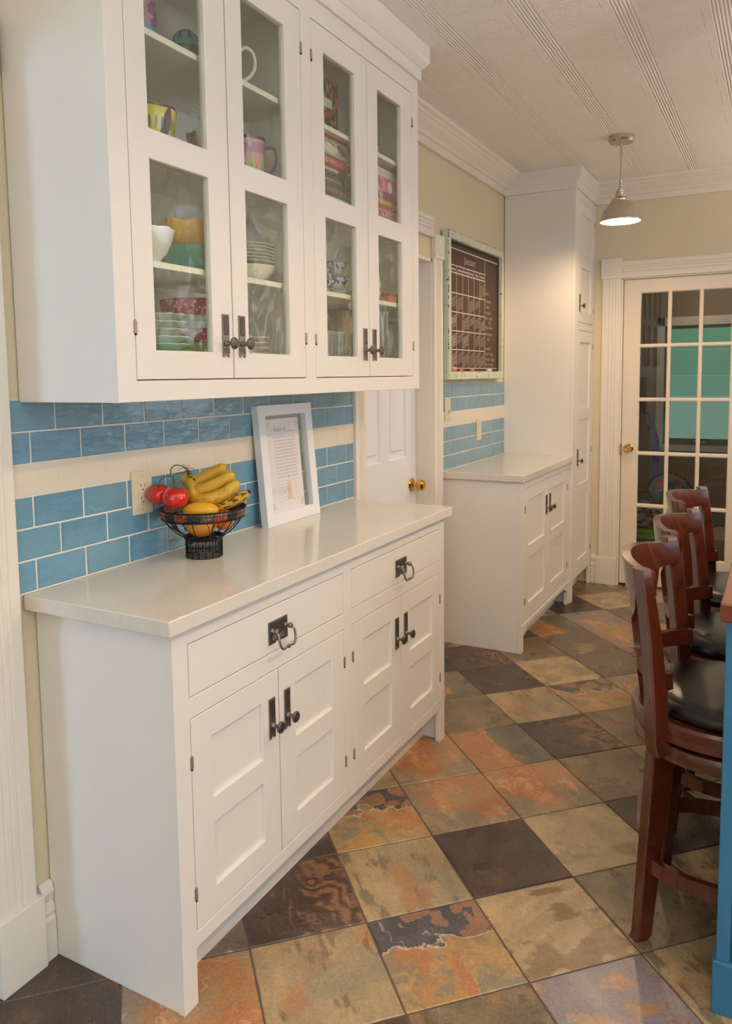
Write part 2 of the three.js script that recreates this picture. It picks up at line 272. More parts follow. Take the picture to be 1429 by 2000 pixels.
// brick-laid glazed tiles behind both worktops
{
  const P = 0.0745, L = 0.1465, Y0 = 0.9028, G = 0.0021;
  const wave = dataTex(256, 256, (u, v) => 0.7 * fbm(u * 3, v * 3, 41, 3, 3, 3) + 0.3 * fbm(u * 9, v * 9, 43, 2, 9, 9), false);
  const glaze = (a, b, s) => dataTex(128, 128, (u, v) => { const e = Math.min(u, 1 - u, (v > 0.5 ? 1 - v : v) * 1.0); let c = mixc(a, b, fbm(u * 5, v * 4, s, 4)); c = mixc(c, mixc(a, [40, 70, 90], 0.3), sstep(0.06, 0.0, e) * 0.35); const k = (fbm(u * 20, v * 40, s + 2, 2) - 0.5) * 10; return [c[0] + k, c[1] + k, c[2] + k]; }, true);
  const mk = (t, rough, bs = 0.0032) => phys('#ffffff', rough, { map: t, bumpMap: wave, bumpScale: bs, clearcoat: 0.6, clearcoatRoughness: 0.06 });
  const blues = [[[98, 144, 168], [114, 158, 178]], [[94, 142, 168], [110, 154, 176]], [[102, 148, 168], [116, 160, 176]], [[96, 144, 172], [112, 158, 180]]].map(([a, b], i) => mk(glaze(a, b, 50 + i * 9), 0.16));
  const plain = (a, b, s) => dataTex(128, 128, (u, v) => { const c = mixc(a, b, fbm(u * 5, v * 4, s, 4)), k = (fbm(u * 20, v * 40, s + 2, 2) - 0.5) * 6; return [c[0] + k, c[1] + k, c[2] + k]; }, true);
  const creams = [[[226, 218, 200], [229, 221, 204]], [[225, 217, 199], [228, 220, 203]]].map(([a, b], i) => mk(plain(a, b, 90 + i * 9), 0.22, 0.0008));
  const groutM = std('#ece6d9', 0.8);
  function field(label, d0, d1, off) {
    const wall = structGroup('wall_tiling', [0, Y0, (d0 + d1) / 2]);
    part('grout', bx(-0.004, 0.0005, H, Y0 + 6 * P, d0, d1), groutM, wall);
    for (let r = 0; r < 6; r++) for (let k = -1; k < 13; k++) {
      const a = Math.max(d0 + 0.001, off + (k + (r % 2 ? 0.5 : 0)) * L + G), b = Math.min(d1 - 0.001, off + (k + 1 + (r % 2 ? 0.5 : 0)) * L - G); if (b - a < 0.012) continue;
      const g2 = r === 3 ? 0.0012 : G; const w = b - a, h = P - 2 * g2;
      const g = new RoundedBoxGeometry(w + (r === 3 ? 0.00415 : 0), h, 0.007, 1, r === 3 ? 0.0004 : 0.0016); const uv = g.attributes.uv, ps = g.attributes.position;
      const ou = hash(k, r, 3), ov = hash(k, r, 4);
      for (let i = 0; i < uv.count; i++) uv.setXY(i, clamp(ps.getX(i) / w + 0.5) * (w / L), clamp(ps.getY(i) / h + 0.5));
      g.rotateY(Math.PI / 2);
      const m = put('tile', g, r === 3 ? creams[Math.floor(hash(k, r, 8) * 2)] : blues[Math.floor(hash(k, r, 8) * 4)], wall, [-0.0012 + (hash(k, r, 12) - 0.5) * (r === 3 ? 0.0003 : 0.0012), Y0 + (r + 0.5) * P, (a + b) / 2], r === 3 ? [0, 0, 0] : [0, (hash(k, r, 13) - 0.5) * 0.014, (hash(k, r, 14) - 0.5) * 0.02]);
    }
  }
  field('near', 0.003, 1.582, 0.0586);
  field('far', 2.503, 3.504, 2.571);
}

// mouldings, casings, skirting
const crown = [[-0.003, 2.462], [0.015, 2.462], [0.017, 2.497], [0.028, 2.5], [0.036, 2.513], [0.066, 2.536], [0.078, 2.55], [0.086, 2.554], [0.09, 2.562], [0.104, 2.568], [0.106, 2.585], [-0.003, 2.585]];
struct('trim_1', sweep([[0, 1.549], [0, 3.503]], crown), M.trim);
struct('trim_2', sweep([[0.429, WF], [X1 - 0.01, WF]], crown), M.trim);
struct('trim_14', sweep([[0, D0], [0, 0.034]], crown), M.trim);
const skirt = [[-0.003, 0], [0.017, 0], [0.017, 0.1], [0.013, 0.106], [0.013, 0.112], [0.016, 0.118], [0.014, 0.13], [0.009, 0.142], [0.013, 0.158], [0.015, 0.168], [0.01, 0.186], [0.002, 0.192], [-0.003, 0.192]];
struct('baseboard_left', sweep([[0, 0.016], [0, 0.049]], skirt), M.trim);
struct('baseboard_far', sweep([[0.43, WF], [0.463, WF]], skirt), M.trim);
struct('baseboard_right', sweep([[X1, WF - 0.02], [X1, D0]], skirt), M.trim);
// fluted board: [across, out] section, drawn upright
function fluted(w, t = 0.02, n = 3) {
  const s = [[0, 0], [0, t - 0.003], [0.003, t]], m = w * 0.24, gw = (w - 2 * m) / n;
  for (let k = 0; k < n; k++) { const a = m + k * gw; s.push([a + gw * 0.14, t], [a + gw * 0.24, t - 0.0035], [a + gw * 0.5, t - 0.0045], [a + gw * 0.76, t - 0.0035], [a + gw * 0.86, t]); }
  s.push([w - 0.003, t], [w, t - 0.003], [w, 0]); return poly(s);
}
const onLeft = (g, x, y, d1) => g.applyMatrix4(basis([0, 0, 1], [1, 0, 0], [0, 1, 0])).translate(x, y, -d1);
const onFar = (g, x1, y, d) => g.applyMatrix4(basis([-1, 0, 0], [0, 0, 1], [0, 1, 0])).translate(x1, y, -d);
function rosette(s, t) { // corner block with turned rings, facing +z, centred
  const g = [new RoundedBoxGeometry(s, s, t, 1, 0.002), lathe([[0, 0.009], [s * 0.06, 0.009], [s * 0.1, 0.005], [s * 0.13, 0.003], [s * 0.17, 0.006], [s * 0.22, 0.0065], [s * 0.26, 0.002], [s * 0.3, 0.005], [s * 0.34, 0.004], [s * 0.36, 0]], 28).rotateX(Math.PI / 2).translate(0, 0, t / 2)];
  return merged(g);
}
{
  // cased opening by the camera: plinth, fluted leg, its return into the opening, head
  const o = structGroup('trim_3', [0.01, 0, -0.05]);
  part('plinth', bx(-0.004, 0.026, 0, 0.178, -0.106, 0.0145, 0.002), M.trim, o);
  part('fluted_board', onLeft(extrude(fluted(0.106), 1.88), -0.004, 0.178, 0.002), M.trim, o);
  part('jamb_lining', bx(-0.14, 0.004, 0, 2.05, -0.118, -0.1), M.trim, o);
  part('corner_block', rosette(0.118, 0.026).rotateY(Math.PI / 2).translate(0.012, 2.113, 0.05), M.trim, o);
  part('head_board', bx(-0.004, 0.016, 2.06, 2.165, -1.05, -0.106, 0.003), M.trim, o);
  // casing of the panelled door
  const p = structGroup('trim_4', [0.01, 0, 2.03]);
  part('fluted_board', onLeft(extrude(fluted(0.088), 1.96), -0.004, 0, 1.672), M.trim, p);
  part('fluted_board', onLeft(extrude(fluted(0.108), 1.96), -0.004, 0, 2.493), M.trim, p);
  part('corner_block', rosette(0.116, 0.026).rotateY(Math.PI / 2).translate(0.009, 2.017, -2.448), M.trim, p);
  part('corner_block', rosette(0.1, 0.026).rotateY(Math.PI / 2).translate(0.009, 2.017, -1.63), M.trim, p);
  part('head_board', onLeft(extrude(fluted(0.1), 0.71), 0, 0, 0).applyMatrix4(basis([1, 0, 0], [0, 0, -1], [0, 1, 0])).translate(-0.004, 2.055, -1.68), M.trim, p);
  part('jamb_lining', [bx(-0.14, 0.003, 0, 1.955, 2.375, 2.39), bx(-0.14, 0.003, 0, 1.955, 1.665, 1.68), bx(-0.14, 0.003, 1.94, 1.955, 1.665, 2.39)], M.trim, p);
  // casing of the glazed door
  const q = structGroup('trim_5', [0.95, 0, WF]);
  for (const x of [0.475, 1.347]) {
    part('plinth', bx(x - 0.011, x + 0.119, 0, 0.182, WF - 0.028, WF + 0.001, 0.002), M.trim, q);
    part('fluted_board', onFar(extrude(fluted(0.118, 0.022), 1.82), x + 0.122, 0.18, WF), M.trim, q);
    part('corner_block', rosette(0.126, 0.028).translate(x + 0.06, 2.053, -WF + 0.014), M.trim, q);
  }
  part('head_board', extrude(fluted(0.106, 0.02), 0.75).applyMatrix4(basis([0, 1, 0], [0, 0, 1], [1, 0, 0])).translate(0.598, 1.99, -WF), M.trim, q);
  part('jamb_lining', [bx(0.596, 0.606, 0, 1.99, WF - 0.004, WF + T), bx(1.345, 1.355, 0, 1.99, WF - 0.004, WF + T), bx(0.6, 1.35, 1.982, 1.992, WF - 0.004, WF + T)], M.trim, q);
}

// panelled door in the left wall, closed, set back in its frame
{
  const doorM = std('#eef0f2', 0.38);
  const o = structGroup('door_1', [-0.09, 0.01, 2.02]);
  const f = -0.082, d0 = 1.682, d1 = 2.372, holes = [], panels = [];
  for (const [a, b] of [[1.79, 1.985], [2.075, 2.262]]) for (const [y0, y1] of [[0.22, 0.75], [1.0, 1.52], [1.62, 1.83]]) {
    holes.push(rect(a, b, y0, y1));
    panels.push(faceX(rect(a - 0.001, b + 0.001, y0 - 0.001, y1 + 0.001), f - 0.012, 0.012), faceX(rect(a + 0.03, b - 0.03, y0 + 0.03, y1 - 0.03), f - 0.003, 0.014, 0.009));
  }
  part('frame', faceX(holed(rect(d0, d1, 0.01, 1.935), holes), f, 0.04, 0.005), doorM, o);
  panels.reduce((a, g, i) => { if (i % 2) part('panel', [a, g], doorM, o); return g; });
  const k = part('door_knob', smooth(lathe([[0, 0], [0.031, 0], [0.033, 0.004], [0.03, 0.008], [0.016, 0.012], [0.0105, 0.016], [0.0105, 0.03], [0.014, 0.034], [0.024, 0.04], [0.0275, 0.05], [0.026, 0.062], [0.018, 0.07], [0, 0.073]], 32)).rotateZ(-Math.PI / 2).translate(f, 0.855, -2.313), M.brass, o, 'polished brass knob');
}

// glazed door in the far wall: fifteen panes
const GLASS = phys('#ffffff', 0.02, { transmission: 1, thickness: 0, ior: 1.45 });
{
  const o = structGroup('door_2', [0.97, 0.012, WF + 0.02]);
  const cols = [[0.719, 0.867], [0.902, 1.048], [1.083, 1.229]], rows = [[1.579, 1.885], [1.239, 1.544], [0.894, 1.203], [0.555, 0.858], [0.223, 0.519]];
  const f = WF + 0.006, doorM = std('#e8dcc9', 0.36);
  part('frame', faceD(holed(rect(0.608, 1.343, 0.012, 1.981), cols.flatMap(([a, b]) => rows.map(([y0, y1]) => rect(a - 0.006, b + 0.006, y0 - 0.006, y1 + 0.006)))), f, 0.036, 0.006), doorM, o);
  for (const [a, b] of cols) for (const [y0, y1] of rows) part('pane', bx(a - 0.008, b + 0.008, y0 - 0.008, y1 + 0.008, f + 0.017, f + 0.021), GLASS, o);
  const kn = part('door_knob', smooth(lathe([[0, 0], [0.026, 0], [0.028, 0.004], [0.012, 0.01], [0.01, 0.03], [0.014, 0.034], [0, 0.034]], 24)).rotateX(Math.PI / 2).translate(0.657, 0.907, -f), M.brass, o, 'brass rose and neck');
  part('crystal', lathe([[0, 0], [0.016, 0.001], [0.0265, 0.014], [0.027, 0.024], [0.019, 0.036], [0, 0.038]], 10).rotateX(Math.PI / 2).translate(0.657, 0.907, -f + 0.032), phys('#fff3cf', 0.05, { transmission: 0.85, thickness: 0.03, ior: 1.5, attenuationColor: new THREE.Color('#ffe6a0'), attenuationDistance: 0.06 }), kn, 'faceted glass knob');
  part('latch_plate', bx(0.6015, 0.6075, 0.86, 0.935, WF - 0.006, WF + 0.02), M.brass, o);
}

// ---------------------------------------------------------------- cabinet hardware (local: back on x = 0, facing +x)
const toX = (g) => g.rotateY(Math.PI / 2); // drawn facing +z, turned to face +x
const HW = {};
M.hingeMetal = std('#a3927e', 0.42, { metalness: 0.6 });
{
  const w = 0.0255, h = 0.105;
  const plate = poly([[-w / 2, -h / 2 + 0.008], [-w / 2 + 0.001, -h / 2], [-w / 2 + 0.006, -h / 2], [-w / 2 + 0.008, -h / 2 + 0.005], [w / 2 - 0.008, -h / 2 + 0.005], [w / 2 - 0.006, -h / 2], [w / 2 - 0.001, -h / 2], [w / 2, -h / 2 + 0.008], [w / 2, h / 2], [-w / 2, h / 2]]);
  holed(plate, [-0.0068, 0, 0.0068].map((a) => rect(a - 0.0016, a + 0.0016, -0.042, -0.03)));
  HW.plate = toX(norm(extrude(plate, 0.0035, 0.0008)));
  const pad = poly([[-0.0095, 0.049], [0.0095, 0.049], [0.0095, 0.006], [0.006, 0.002], [0.0025, 0.005], [0, 0.0005], [-0.0025, 0.005], [-0.006, 0.002], [-0.0095, 0.006]]);
  HW.pad = toX(norm(boxUV(extrude(pad, 0.0016, 0.0005)).translate(0, 0, 0.0034)));
  { const u = HW.pad.attributes.uv; for (let i = 0; i < u.count; i++) u.setXY(i, u.getX(i) * 40, u.getY(i) * 40); }
  HW.stem = smooth(lathe([[0, 0], [0.0075, 0], [0.008, 0.002], [0.0055, 0.006], [0.0045, 0.014], [0.006, 0.02], [0, 0.02]], 18)).rotateZ(-Math.PI / 2);
  HW.knob = smooth(lathe([[0, 0], [0.006, 0], [0.011, 0.002], [0.0145, 0.005], [0.015, 0.0075], [0.013, 0.0105], [0.0122, 0.0105], [0.008, 0.013], [0, 0.0145]], 24)).rotateZ(-Math.PI / 2);
  const pw = 0.082, ph = 0.058;
  const pp = holed(poly([[-pw / 2, -ph / 2], [-0.012, -ph / 2], [-0.009, -ph / 2 + 0.004], [0.009, -ph / 2 + 0.004], [0.012, -ph / 2], [pw / 2, -ph / 2], [pw / 2, ph / 2], [-pw / 2, ph / 2]]), [-0.021, -0.0105, 0, 0.0105, 0.021].map((a) => rect(a - 0.0026, a + 0.0026, -0.02, -0.008)));
  HW.pullPlate = toX(norm(extrude(pp, 0.0035, 0.0008)));
  const sw = []; for (let i = 0; i <= 12; i++) { const a = -0.036 + i * 0.006; sw.push([a, -0.002 + 0.011 * (1 - Math.cos(a / 0.036 * Math.PI)) / 2]); }
  HW.pullPad = toX(norm(boxUV(extrude(poly([...sw, [0.036, 0.025], [-0.036, 0.025]]), 0.0018, 0.0005)).translate(0, 0, 0.0034)));
  { const u = HW.pullPad.attributes.uv; for (let i = 0; i < u.count; i++) u.setXY(i, u.getX(i) * 30, u.getY(i) * 30); }
  HW.post = [-1, 1].map((s) => norm(smooth(lathe([[0, 0], [0.007, 0], [0.0072, 0.003], [0.0045, 0.007], [0.004, 0.012], [0.007, 0.014], [0.0076, 0.018], [0.005, 0.022], [0, 0.0225]], 18)).rotateZ(-Math.PI / 2).translate(0.003, 0.006, s * 0.029)));
  HW.bail = tube([V(0.02, 0.006, -0.031), V(0.027, -0.002, -0.034), V(0.031, -0.018, -0.035), V(0.033, -0.033, -0.03), V(0.034, -0.038, -0.02), V(0.034, -0.0355, -0.008), V(0.034, -0.037, 0), V(0.034, -0.0355, 0.008), V(0.034, -0.038, 0.02), V(0.033, -0.033, 0.03), V(0.031, -0.018, 0.035), V(0.027, -0.002, 0.034), V(0.02, 0.006, 0.031)], 0.0031, 60, 8);
  HW.bail = merged([HW.bail, smooth(lathe([[0, -0.005], [0.0045, -0.003], [0.005, 0], [0.0045, 0.003], [0, 0.005]], 14)).rotateX(Math.PI / 2).translate(0.034, -0.037, 0)]);
  HW.hinge = merged([cyl(0.0027, 0.0027, 0.026, 12), ...[-1, 1].map((s) => cyl(0.0031, 0.0022, 0.0035, 12).scale(1, s, 1).translate(0, s * 0.0148, 0)), bx(-0.001, 0.001, -0.013, 0.013, -0.0045, 0.0045)]);
}
function doorPull(door, x, y, d) { // escutcheon centre
  put('backplate', HW.plate, M.pewter, door, [x, y, d]); put('inlay', HW.pad, M.hammered, door, [x, y, d]);
  put('stem', HW.stem, M.pewter, door, [x + 0.003, y - 0.0185, d]); put('knob', HW.knob, M.hammered, door, [x + 0.021, y - 0.0185, d]);
}
function hinges(door, x, d, ys) { for (const y of ys) put('hinge', HW.hinge, M.hingeMetal, door, [x + 0.001, y, d]); }
// a shaker door or drawer front flush with the face frame: panels are recessed fields [d0, d1, y0, y1]
function shaker(cab, name, x, d0, d1, y0, y1, panels, mat = M.white) {
  const g = 0.0022, front = faceX(holed(rect(d0 + g, d1 - g, y0 + g, y1 - g), panels.map(([a, b, c, e]) => rect(a, b, c, e))), x, 0.02, 0.0012);
  const door = part(name, front, mat, cab);
  for (const [a, b, c, e] of panels) part('panel', faceX(rect(a - 0.002, b + 0.002, c - 0.002, e + 0.002), x - 0.0095, 0.006), mat, door);
  return door;
}

// ---------------------------------------------------------------- base cabinet with two drawers and four doors
{
  const x = 0.418, c = thing('base_cabinet', [0.21, 0, 0.79], 'cream base cabinet, two drawers over four panelled doors, under the fruit bowl worktop', 'cabinet');
  part('side_panel', bx(0, 0.3985, 0, 0.865, 0.0515, 0.069, 0.001), M.white, c); part('side_panel', bx(0, 0.3985, 0, 0.865, 1.508, 1.5255), M.white, c);
  part('carcass', [bx(0, 0.012, 0.1, 0.86, 0.069, 1.508), bx(0.012, 0.396, 0.13, 0.148, 0.069, 1.508), bx(0.012, 0.396, 0.84, 0.865, 0.069, 1.508), bx(0.012, 0.394, 0.148, 0.84, 0.785, 0.8)], M.white, c);
  part('toe_board', bx(0.322, 0.337, 0, 0.132, 0.069, 1.508), M.white, c);
  const out = poly([[0.05, 0], [0.095, 0], [0.095, 0.131], [1.483, 0.131], [1.483, 0], [1.527, 0], [1.527, 0.865], [0.05, 0.865]]);
  part('face_frame', faceX(holed(out, [rect(0.098, 0.766, 0.704, 0.825), rect(0.816, 1.483, 0.704, 0.825), rect(0.098, 0.766, 0.167, 0.658), rect(0.816, 1.483, 0.167, 0.658)]), x, 0.02, 0.0012), M.white, c);
  for (const [a, b] of [[0.098, 0.766], [0.816, 1.483]]) {
    const m = (a + b) / 2;
    const dr = shaker(c, 'drawer', x, a, b, 0.704, 0.825, []);
    put('pull_plate', HW.pullPlate, M.pewter, dr, [x, 0.757, m]); put('inlay', HW.pullPad, M.hammered, dr, [x, 0.757, m]); for (const q of HW.post) put('post', q, M.pewter, dr, [x, 0.757, m]); put('bail', HW.bail, M.pewter, dr, [x, 0.757, m], [0, 0, 0.0]);
    const rows = (p, q) => [[p, q, 0.236, 0.386], [p, q, 0.447, 0.591]];
    const l = shaker(c, 'door', x, a, m, 0.167, 0.658, rows(a + 0.071, m - 0.074)), r = shaker(c, 'door', x, m, b, 0.167, 0.658, rows(m + 0.074, b - 0.071));
    doorPull(l, x, 0.5385, m - 0.034); doorPull(r, x, 0.5385, m + 0.034);
    hinges(l, x, a, [0.559, 0.256]); hinges(r, x, b, [0.559, 0.256]);
  }
  single('countertop', boxUV(bx(0.001, 0.4419, 0.8655, H, 0.0189, 1.5528, 0.003)), M.counter, 'pale stone worktop carrying the fruit bowl and the leaning white frame', 'worktop');
}

// ---------------------------------------------------------------- wall cabinet with four glazed doors
const wavy = dataTex(512, 512, (u, v) => {
  const wx = fbm(u * 3, v * 3, 61, 3, 3, 3), wy = fbm(u * 3, v * 3, 63, 3, 3, 3);
  const s = 0.5 + 0.5 * Math.sin((u * 2 + v * 1 + (wx - 0.5) * 1.6) * Math.PI * 6); const cl = fbm(u * 4, v * 4, 65, 2, 4, 4);
  return 0.5 + (wy - 0.5) * 0.9 + (s - 0.5) * 0.25 * sstep(0.45, 0.7, cl);
}, false);
metres(wavy, 0.42);
const WAVY = phys('#fbfcf6', 0.015, { transmission: 1, thickness: 0, ior: 1.48, bumpMap: wavy, bumpScale: 0.03 });
{
  const x = 0.311, y0 = 1.3435, c = thing('wall_cabinet', [0.155, y0, 0.79], 'cream wall cabinet with four wavy-glass doors hung above the blue tiles', 'cabinet');
  const yT = 2.463;
  part('side_panel', bx(0, 0.2915, y0, yT, 0.037, 0.055, 0.001), M.white, c); part('side_panel', bx(0, 0.2915, y0, yT, 1.528, 1.546), M.white, c);
  part('carcass', [bx(0, 0.012, y0, yT, 0.055, 1.528), bx(0.012, 0.29, 1.41, 1.43, 0.055, 1.528), bx(0.012, 0.29, 2.41, 2.43, 0.055, 1.528), bx(0.012, 0.288, 1.43, 2.41, 0.77, 0.8)], M.inside, c);
  part('bottom_board', bx(0.001, 0.29, y0, y0 + 0.015, 0.055, 1.528), M.white, c);
  for (const [a, b] of [[0.056, 0.769], [0.801, 1.527]]) for (const y of [1.654, 1.905, 2.15]) part('shelf', bx(0.013, 0.284, y - 0.0145, y, a, b, 0.001), M.inside, c);
  part('face_frame', faceX(holed(rect(0.036, 1.547, y0, yT), [rect(0.09, 0.759, 1.389, 2.405), rect(0.813, 1.494, 1.389, 2.405)]), x, 0.02, 0.0012), M.white, c);
  part('crown_moulding', sweep([[0, 0.037], [0.311, 0.037], [0.311, 1.5465], [0, 1.5465]]  , [[-0.006, 2.4625], [0.01, 2.4625], [0.011, 2.504], [0.016, 2.506], [0.033, 2.527], [0.035, 2.533], [0.035, CEIL - 0.001], [-0.006, CEIL - 0.001]]), M.white, c);
  const lites = [[0.152, 0.346], [0.489, 0.679], [0.881, 1.069], [1.223, 1.406]];
  [[0.09, 0.4245], [0.4245, 0.759], [0.813, 1.15], [1.15, 1.494]].forEach(([a, b], i) => {
    const [p, q] = lites[i], g = 0.0022, ys = [[1.455, 1.864], [1.928, 2.333]];
    const door = part('door', faceX(holed(rect(a + g, b - g, 1.389 + g, 2.405 - g), ys.map(([c, e]) => rect(p, q, c, e))), x, 0.02, 0.0016), M.white, c);
    for (const [e, f] of ys) { const gl = boxUV(bx(x - 0.013, x - 0.010, e - 0.004, f + 0.004, p - 0.004, q + 0.004)); const u = gl.attributes.uv; for (let k = 0; k < u.count; k++) u.setXY(k, u.getX(k) + i * 0.37, u.getY(k) + i * 0.21); part('pane', gl, WAVY, door); }
    doorPull(door, x, 1.4955, i % 2 ? a + 0.0325 : b - 0.0325);
    hinges(door, x, i % 2 ? b : a, [1.502, 2.302]);
  });
}

// ---------------------------------------------------------------- lower cabinet and tall cabinet at the far end
{
  const x = 0.415, c = thing('base_cabinet', [0.21, 0, 3.0], 'cream base cabinet with one pair of doors beside the tall cabinet, under the chalkboard', 'cabinet');
  part('side_panel', bx(0, 0.396, 0, 0.8635, 2.526, 2.544, 0.001), M.white, c);
  part('carcass', [bx(0, 0.012, 0.1, 0.86, 2.544, 3.5), bx(0.012, 0.394, 0.12, 0.14, 2.544, 3.5), bx(0.012, 0.394, 0.84, 0.864, 2.544, 3.5)], M.white, c);
  part('toe_board', bx(0.322, 0.337, 0, 0.105, 2.544, 3.5), M.white, c);
  const out = new THREE.Shape(); out.moveTo(2.525, 0); out.lineTo(2.568, 0); out.lineTo(2.568, 0.082); out.quadraticCurveTo(2.6, 0.08, 2.606, 0.094); out.quadraticCurveTo(2.626, 0.096, 2.632, 0.112); out.lineTo(3.4, 0.112); out.quadraticCurveTo(3.41, 0.096, 3.43, 0.094); out.lineTo(3.46, 0.082); out.lineTo(3.46, 0); out.lineTo(3.5, 0); out.lineTo(3.5, 0.865); out.lineTo(2.525, 0.865); out.closePath();
  part('face_frame', faceX(holed(out, [rect(2.58, 3.438, 0.172, 0.828)]), x, 0.02, 0.0012), M.white, c);
  part('apron_bead', bx(x - 0.004, x + 0.004, 0.13, 0.142, 2.53, 3.5, 0.002), M.white, c);
  const rows = (p, q) => [[p, q, 0.231, 0.465], [p, q, 0.529, 0.764]];
  const l = shaker(c, 'door', x, 2.58, 3.009, 0.172, 0.828, rows(2.648, 2.947)), r = shaker(c, 'door', x, 3.009, 3.438, 0.172, 0.828, rows(3.075, 3.37));
  doorPull(l, x, 0.688, 2.974); doorPull(r, x, 0.688, 3.044);
  hinges(l, x, 2.58, [0.722, 0.254]); hinges(r, x, 3.438, [0.722, 0.254]);
  single('countertop', boxUV(bx(0.001, 0.4311, 0.866, H, 2.508, 3.5035, 0.003)), M.counter, 'short pale stone worktop, bare, below the chalkboard', 'worktop');

  const X = 0.428, t = thing('tall_cabinet', [0.21, 0, 3.78], 'floor-to-ceiling cream cupboard in the far corner with two panelled doors one above the other', 'cabinet');
  part('side_panel', bx(0, 0.408, 0, 2.463, 3.505, 3.523, 0.001), M.white, t);
  part('carcass', [bx(0, 0.012, 0.1, 2.46, 3.523, WF - 0.002), bx(0.012, 0.4, 0.14, 0.155, 3.523, WF - 0.002), bx(0.012, 0.4, 2.43, 2.46, 3.523, WF - 0.002)], M.white, t);
  part('toe_board', bx(0.33, 0.345, 0, 0.14, 3.523, WF - 0.002), M.white, t);
  const o2 = poly([[3.504, 0], [3.54, 0], [3.54, 0.128], [4.005, 0.128], [4.005, 0], [WF - 0.002, 0], [WF - 0.002, 2.463], [3.504, 2.463]]);
  part('face_frame', faceX(holed(o2, [rect(3.585, 4.012, 1.699, 2.417), rect(3.585, 4.012, 0.176, 1.653)]), X, 0.02, 0.0012), M.white, t);
  const u = shaker(t, 'door', X, 3.585, 4.012, 1.699, 2.417, [[3.665, 3.932, 2.094, 2.344], [3.665, 3.932, 1.77, 2.028]]);
  const w = shaker(t, 'door', X, 3.585, 4.012, 0.176, 1.653, [[3.662, 3.935, 1.175, 1.582], [3.662, 3.935, 0.708, 1.109], [3.662, 3.935, 0.23, 0.65]]);
  doorPull(u, X, 1.815, 3.628); doorPull(w, X, 0.878, 3.625); hinges(u, X, 4.012, [2.326, 1.79]); hinges(w, X, 4.012, [1.562, 0.9, 0.248]);
  part('crown_moulding', sweep([[0, 3.505], [X, 3.505], [X, WF - 0.001]], [[-0.006, 2.4635], [0.01, 2.4635], [0.011, 2.504], [0.016, 2.506], [0.033, 2.527], [0.035, 2.533], [0.035, CEIL - 0.001], [-0.006, CEIL - 0.001]]), M.white, t);
}

// ---------------------------------------------------------------- electrical plates
{
  const outlet = (y, d, h, kind, label) => {
    const o = thing('wall_plate', [0.002, y - h / 2, d], label, kind);
    part('cover', bx(0.0022, 0.0075, y - h / 2, y + h / 2, d - 0.037, d + 0.037, 0.002), M.ivory, o);
    part('insert', bx(0.0072, 0.0095, y - 0.034, y + 0.034, d - 0.0165, d + 0.0165, 0.001), M.ivory, o);
    for (const s of [-0.047, 0.047]) part('screw', cyl(0.003, 0.003, 0.0015, 12).rotateZ(Math.PI / 2).translate(0.0078, y + s, -d), std('#c9bf98', 0.35), o);
    return o;
  };
  const a = outlet(1.0865, 0.4005, 0.118, 'outlet', 'ivory double socket on the blue tiles left of the fruit bowl');
  for (const s of [0.017, -0.017]) part('slot', [bx(0.0092, 0.0098, 1.0865 + s - 0.001, 1.0865 + s + 0.008, 0.393, 0.3945), bx(0.0092, 0.0098, 1.0865 + s - 0.001, 1.0865 + s + 0.008, 0.4065, 0.408), bx(0.0092, 0.0098, 1.0865 + s + 0.003, 1.0865 + s + 0.0045, 0.391, 0.3945), cyl(0.0022, 0.0022, 0.0008, 10).rotateZ(Math.PI / 2).translate(0.0095, 1.0865 + s - 0.0085, -0.4005)], M.dark, a);
  const b = outlet(1.2175, 2.576, 0.121, 'switch', 'ivory light switch on the tiles nearest the door casing, just below the chalkboard');
  part('lever', bx(0.009, 0.018, 1.2, 1.211, 2.572, 2.58, 0.002), std('#b9ad84', 0.4), b);
  const c = outlet(1.0805, 3.043, 0.118, 'outlet', 'ivory wall plate low on the far tiles, close above the short worktop');
  for (const s of [0.017, -0.017]) part('slot', [bx(0.0092, 0.0098, 1.0805 + s, 1.0805 + s + 0.008, 3.036, 3.0375), bx(0.0092, 0.0098, 1.0805 + s, 1.0805 + s + 0.008, 3.049, 3.0505)], M.dark, c);
}

// ---------------------------------------------------------------- tableware and books behind the glass
const scallop = (pts, n, amp, seg = 64, from = 0.6) => { // lathe whose upper part waves n times round
  const g = lathe(pts, seg), p = g.attributes.position, ys = pts.map((q) => q[1]), rs = pts.map((q) => q[0]), rM = Math.max(...rs);
  for (let i = 0; i < p.count; i++) { const x = p.getX(i), z = p.getZ(i), r = Math.hypot(x, z), a = Math.atan2(z, x), k = sstep(from, 1, r / rM); const f = 1 + amp * k * Math.cos(a * n); p.setXYZ(i, x * f, p.getY(i) + amp * rM * 0.6 * k * Math.cos(a * n), z * f); }
  g.computeVertexNormals(); return g;
};
const wrap = (g, h, rep = 2) => { g = norm(g); const p = g.attributes.position, u = g.attributes.uv; for (let i = 0; i < p.count; i++) u.setXY(i, u.getX(i) * rep, clamp(p.getY(i) / h)); return g; };
const plateP = (r, h) => [[0, 0], [r * 0.55, 0], [r * 0.6, h * 0.25], [r * 0.97, h * 0.9], [r, h], [r * 0.985, h + 0.0015], [r * 0.9, h * 0.82], [r * 0.58, h * 0.45], [r * 0.5, h * 0.32], [0, h * 0.3]];
const bowlP = (r, h, t = 0.003) => [[0, 0], [r * 0.45, 0], [r * 0.48, h * 0.06], [r * 0.72, h * 0.3], [r * 0.9, h * 0.65], [r, h], [r - t, h], [r * 0.88 - t, h * 0.65], [r * 0.68, h * 0.3 + t], [r * 0.4, h * 0.1 + t], [0, h * 0.09 + t]];
const glaze = (c, o = {}) => phys(c, 0.16, { clearcoat: 0.5, clearcoatRoughness: 0.05, ...o });
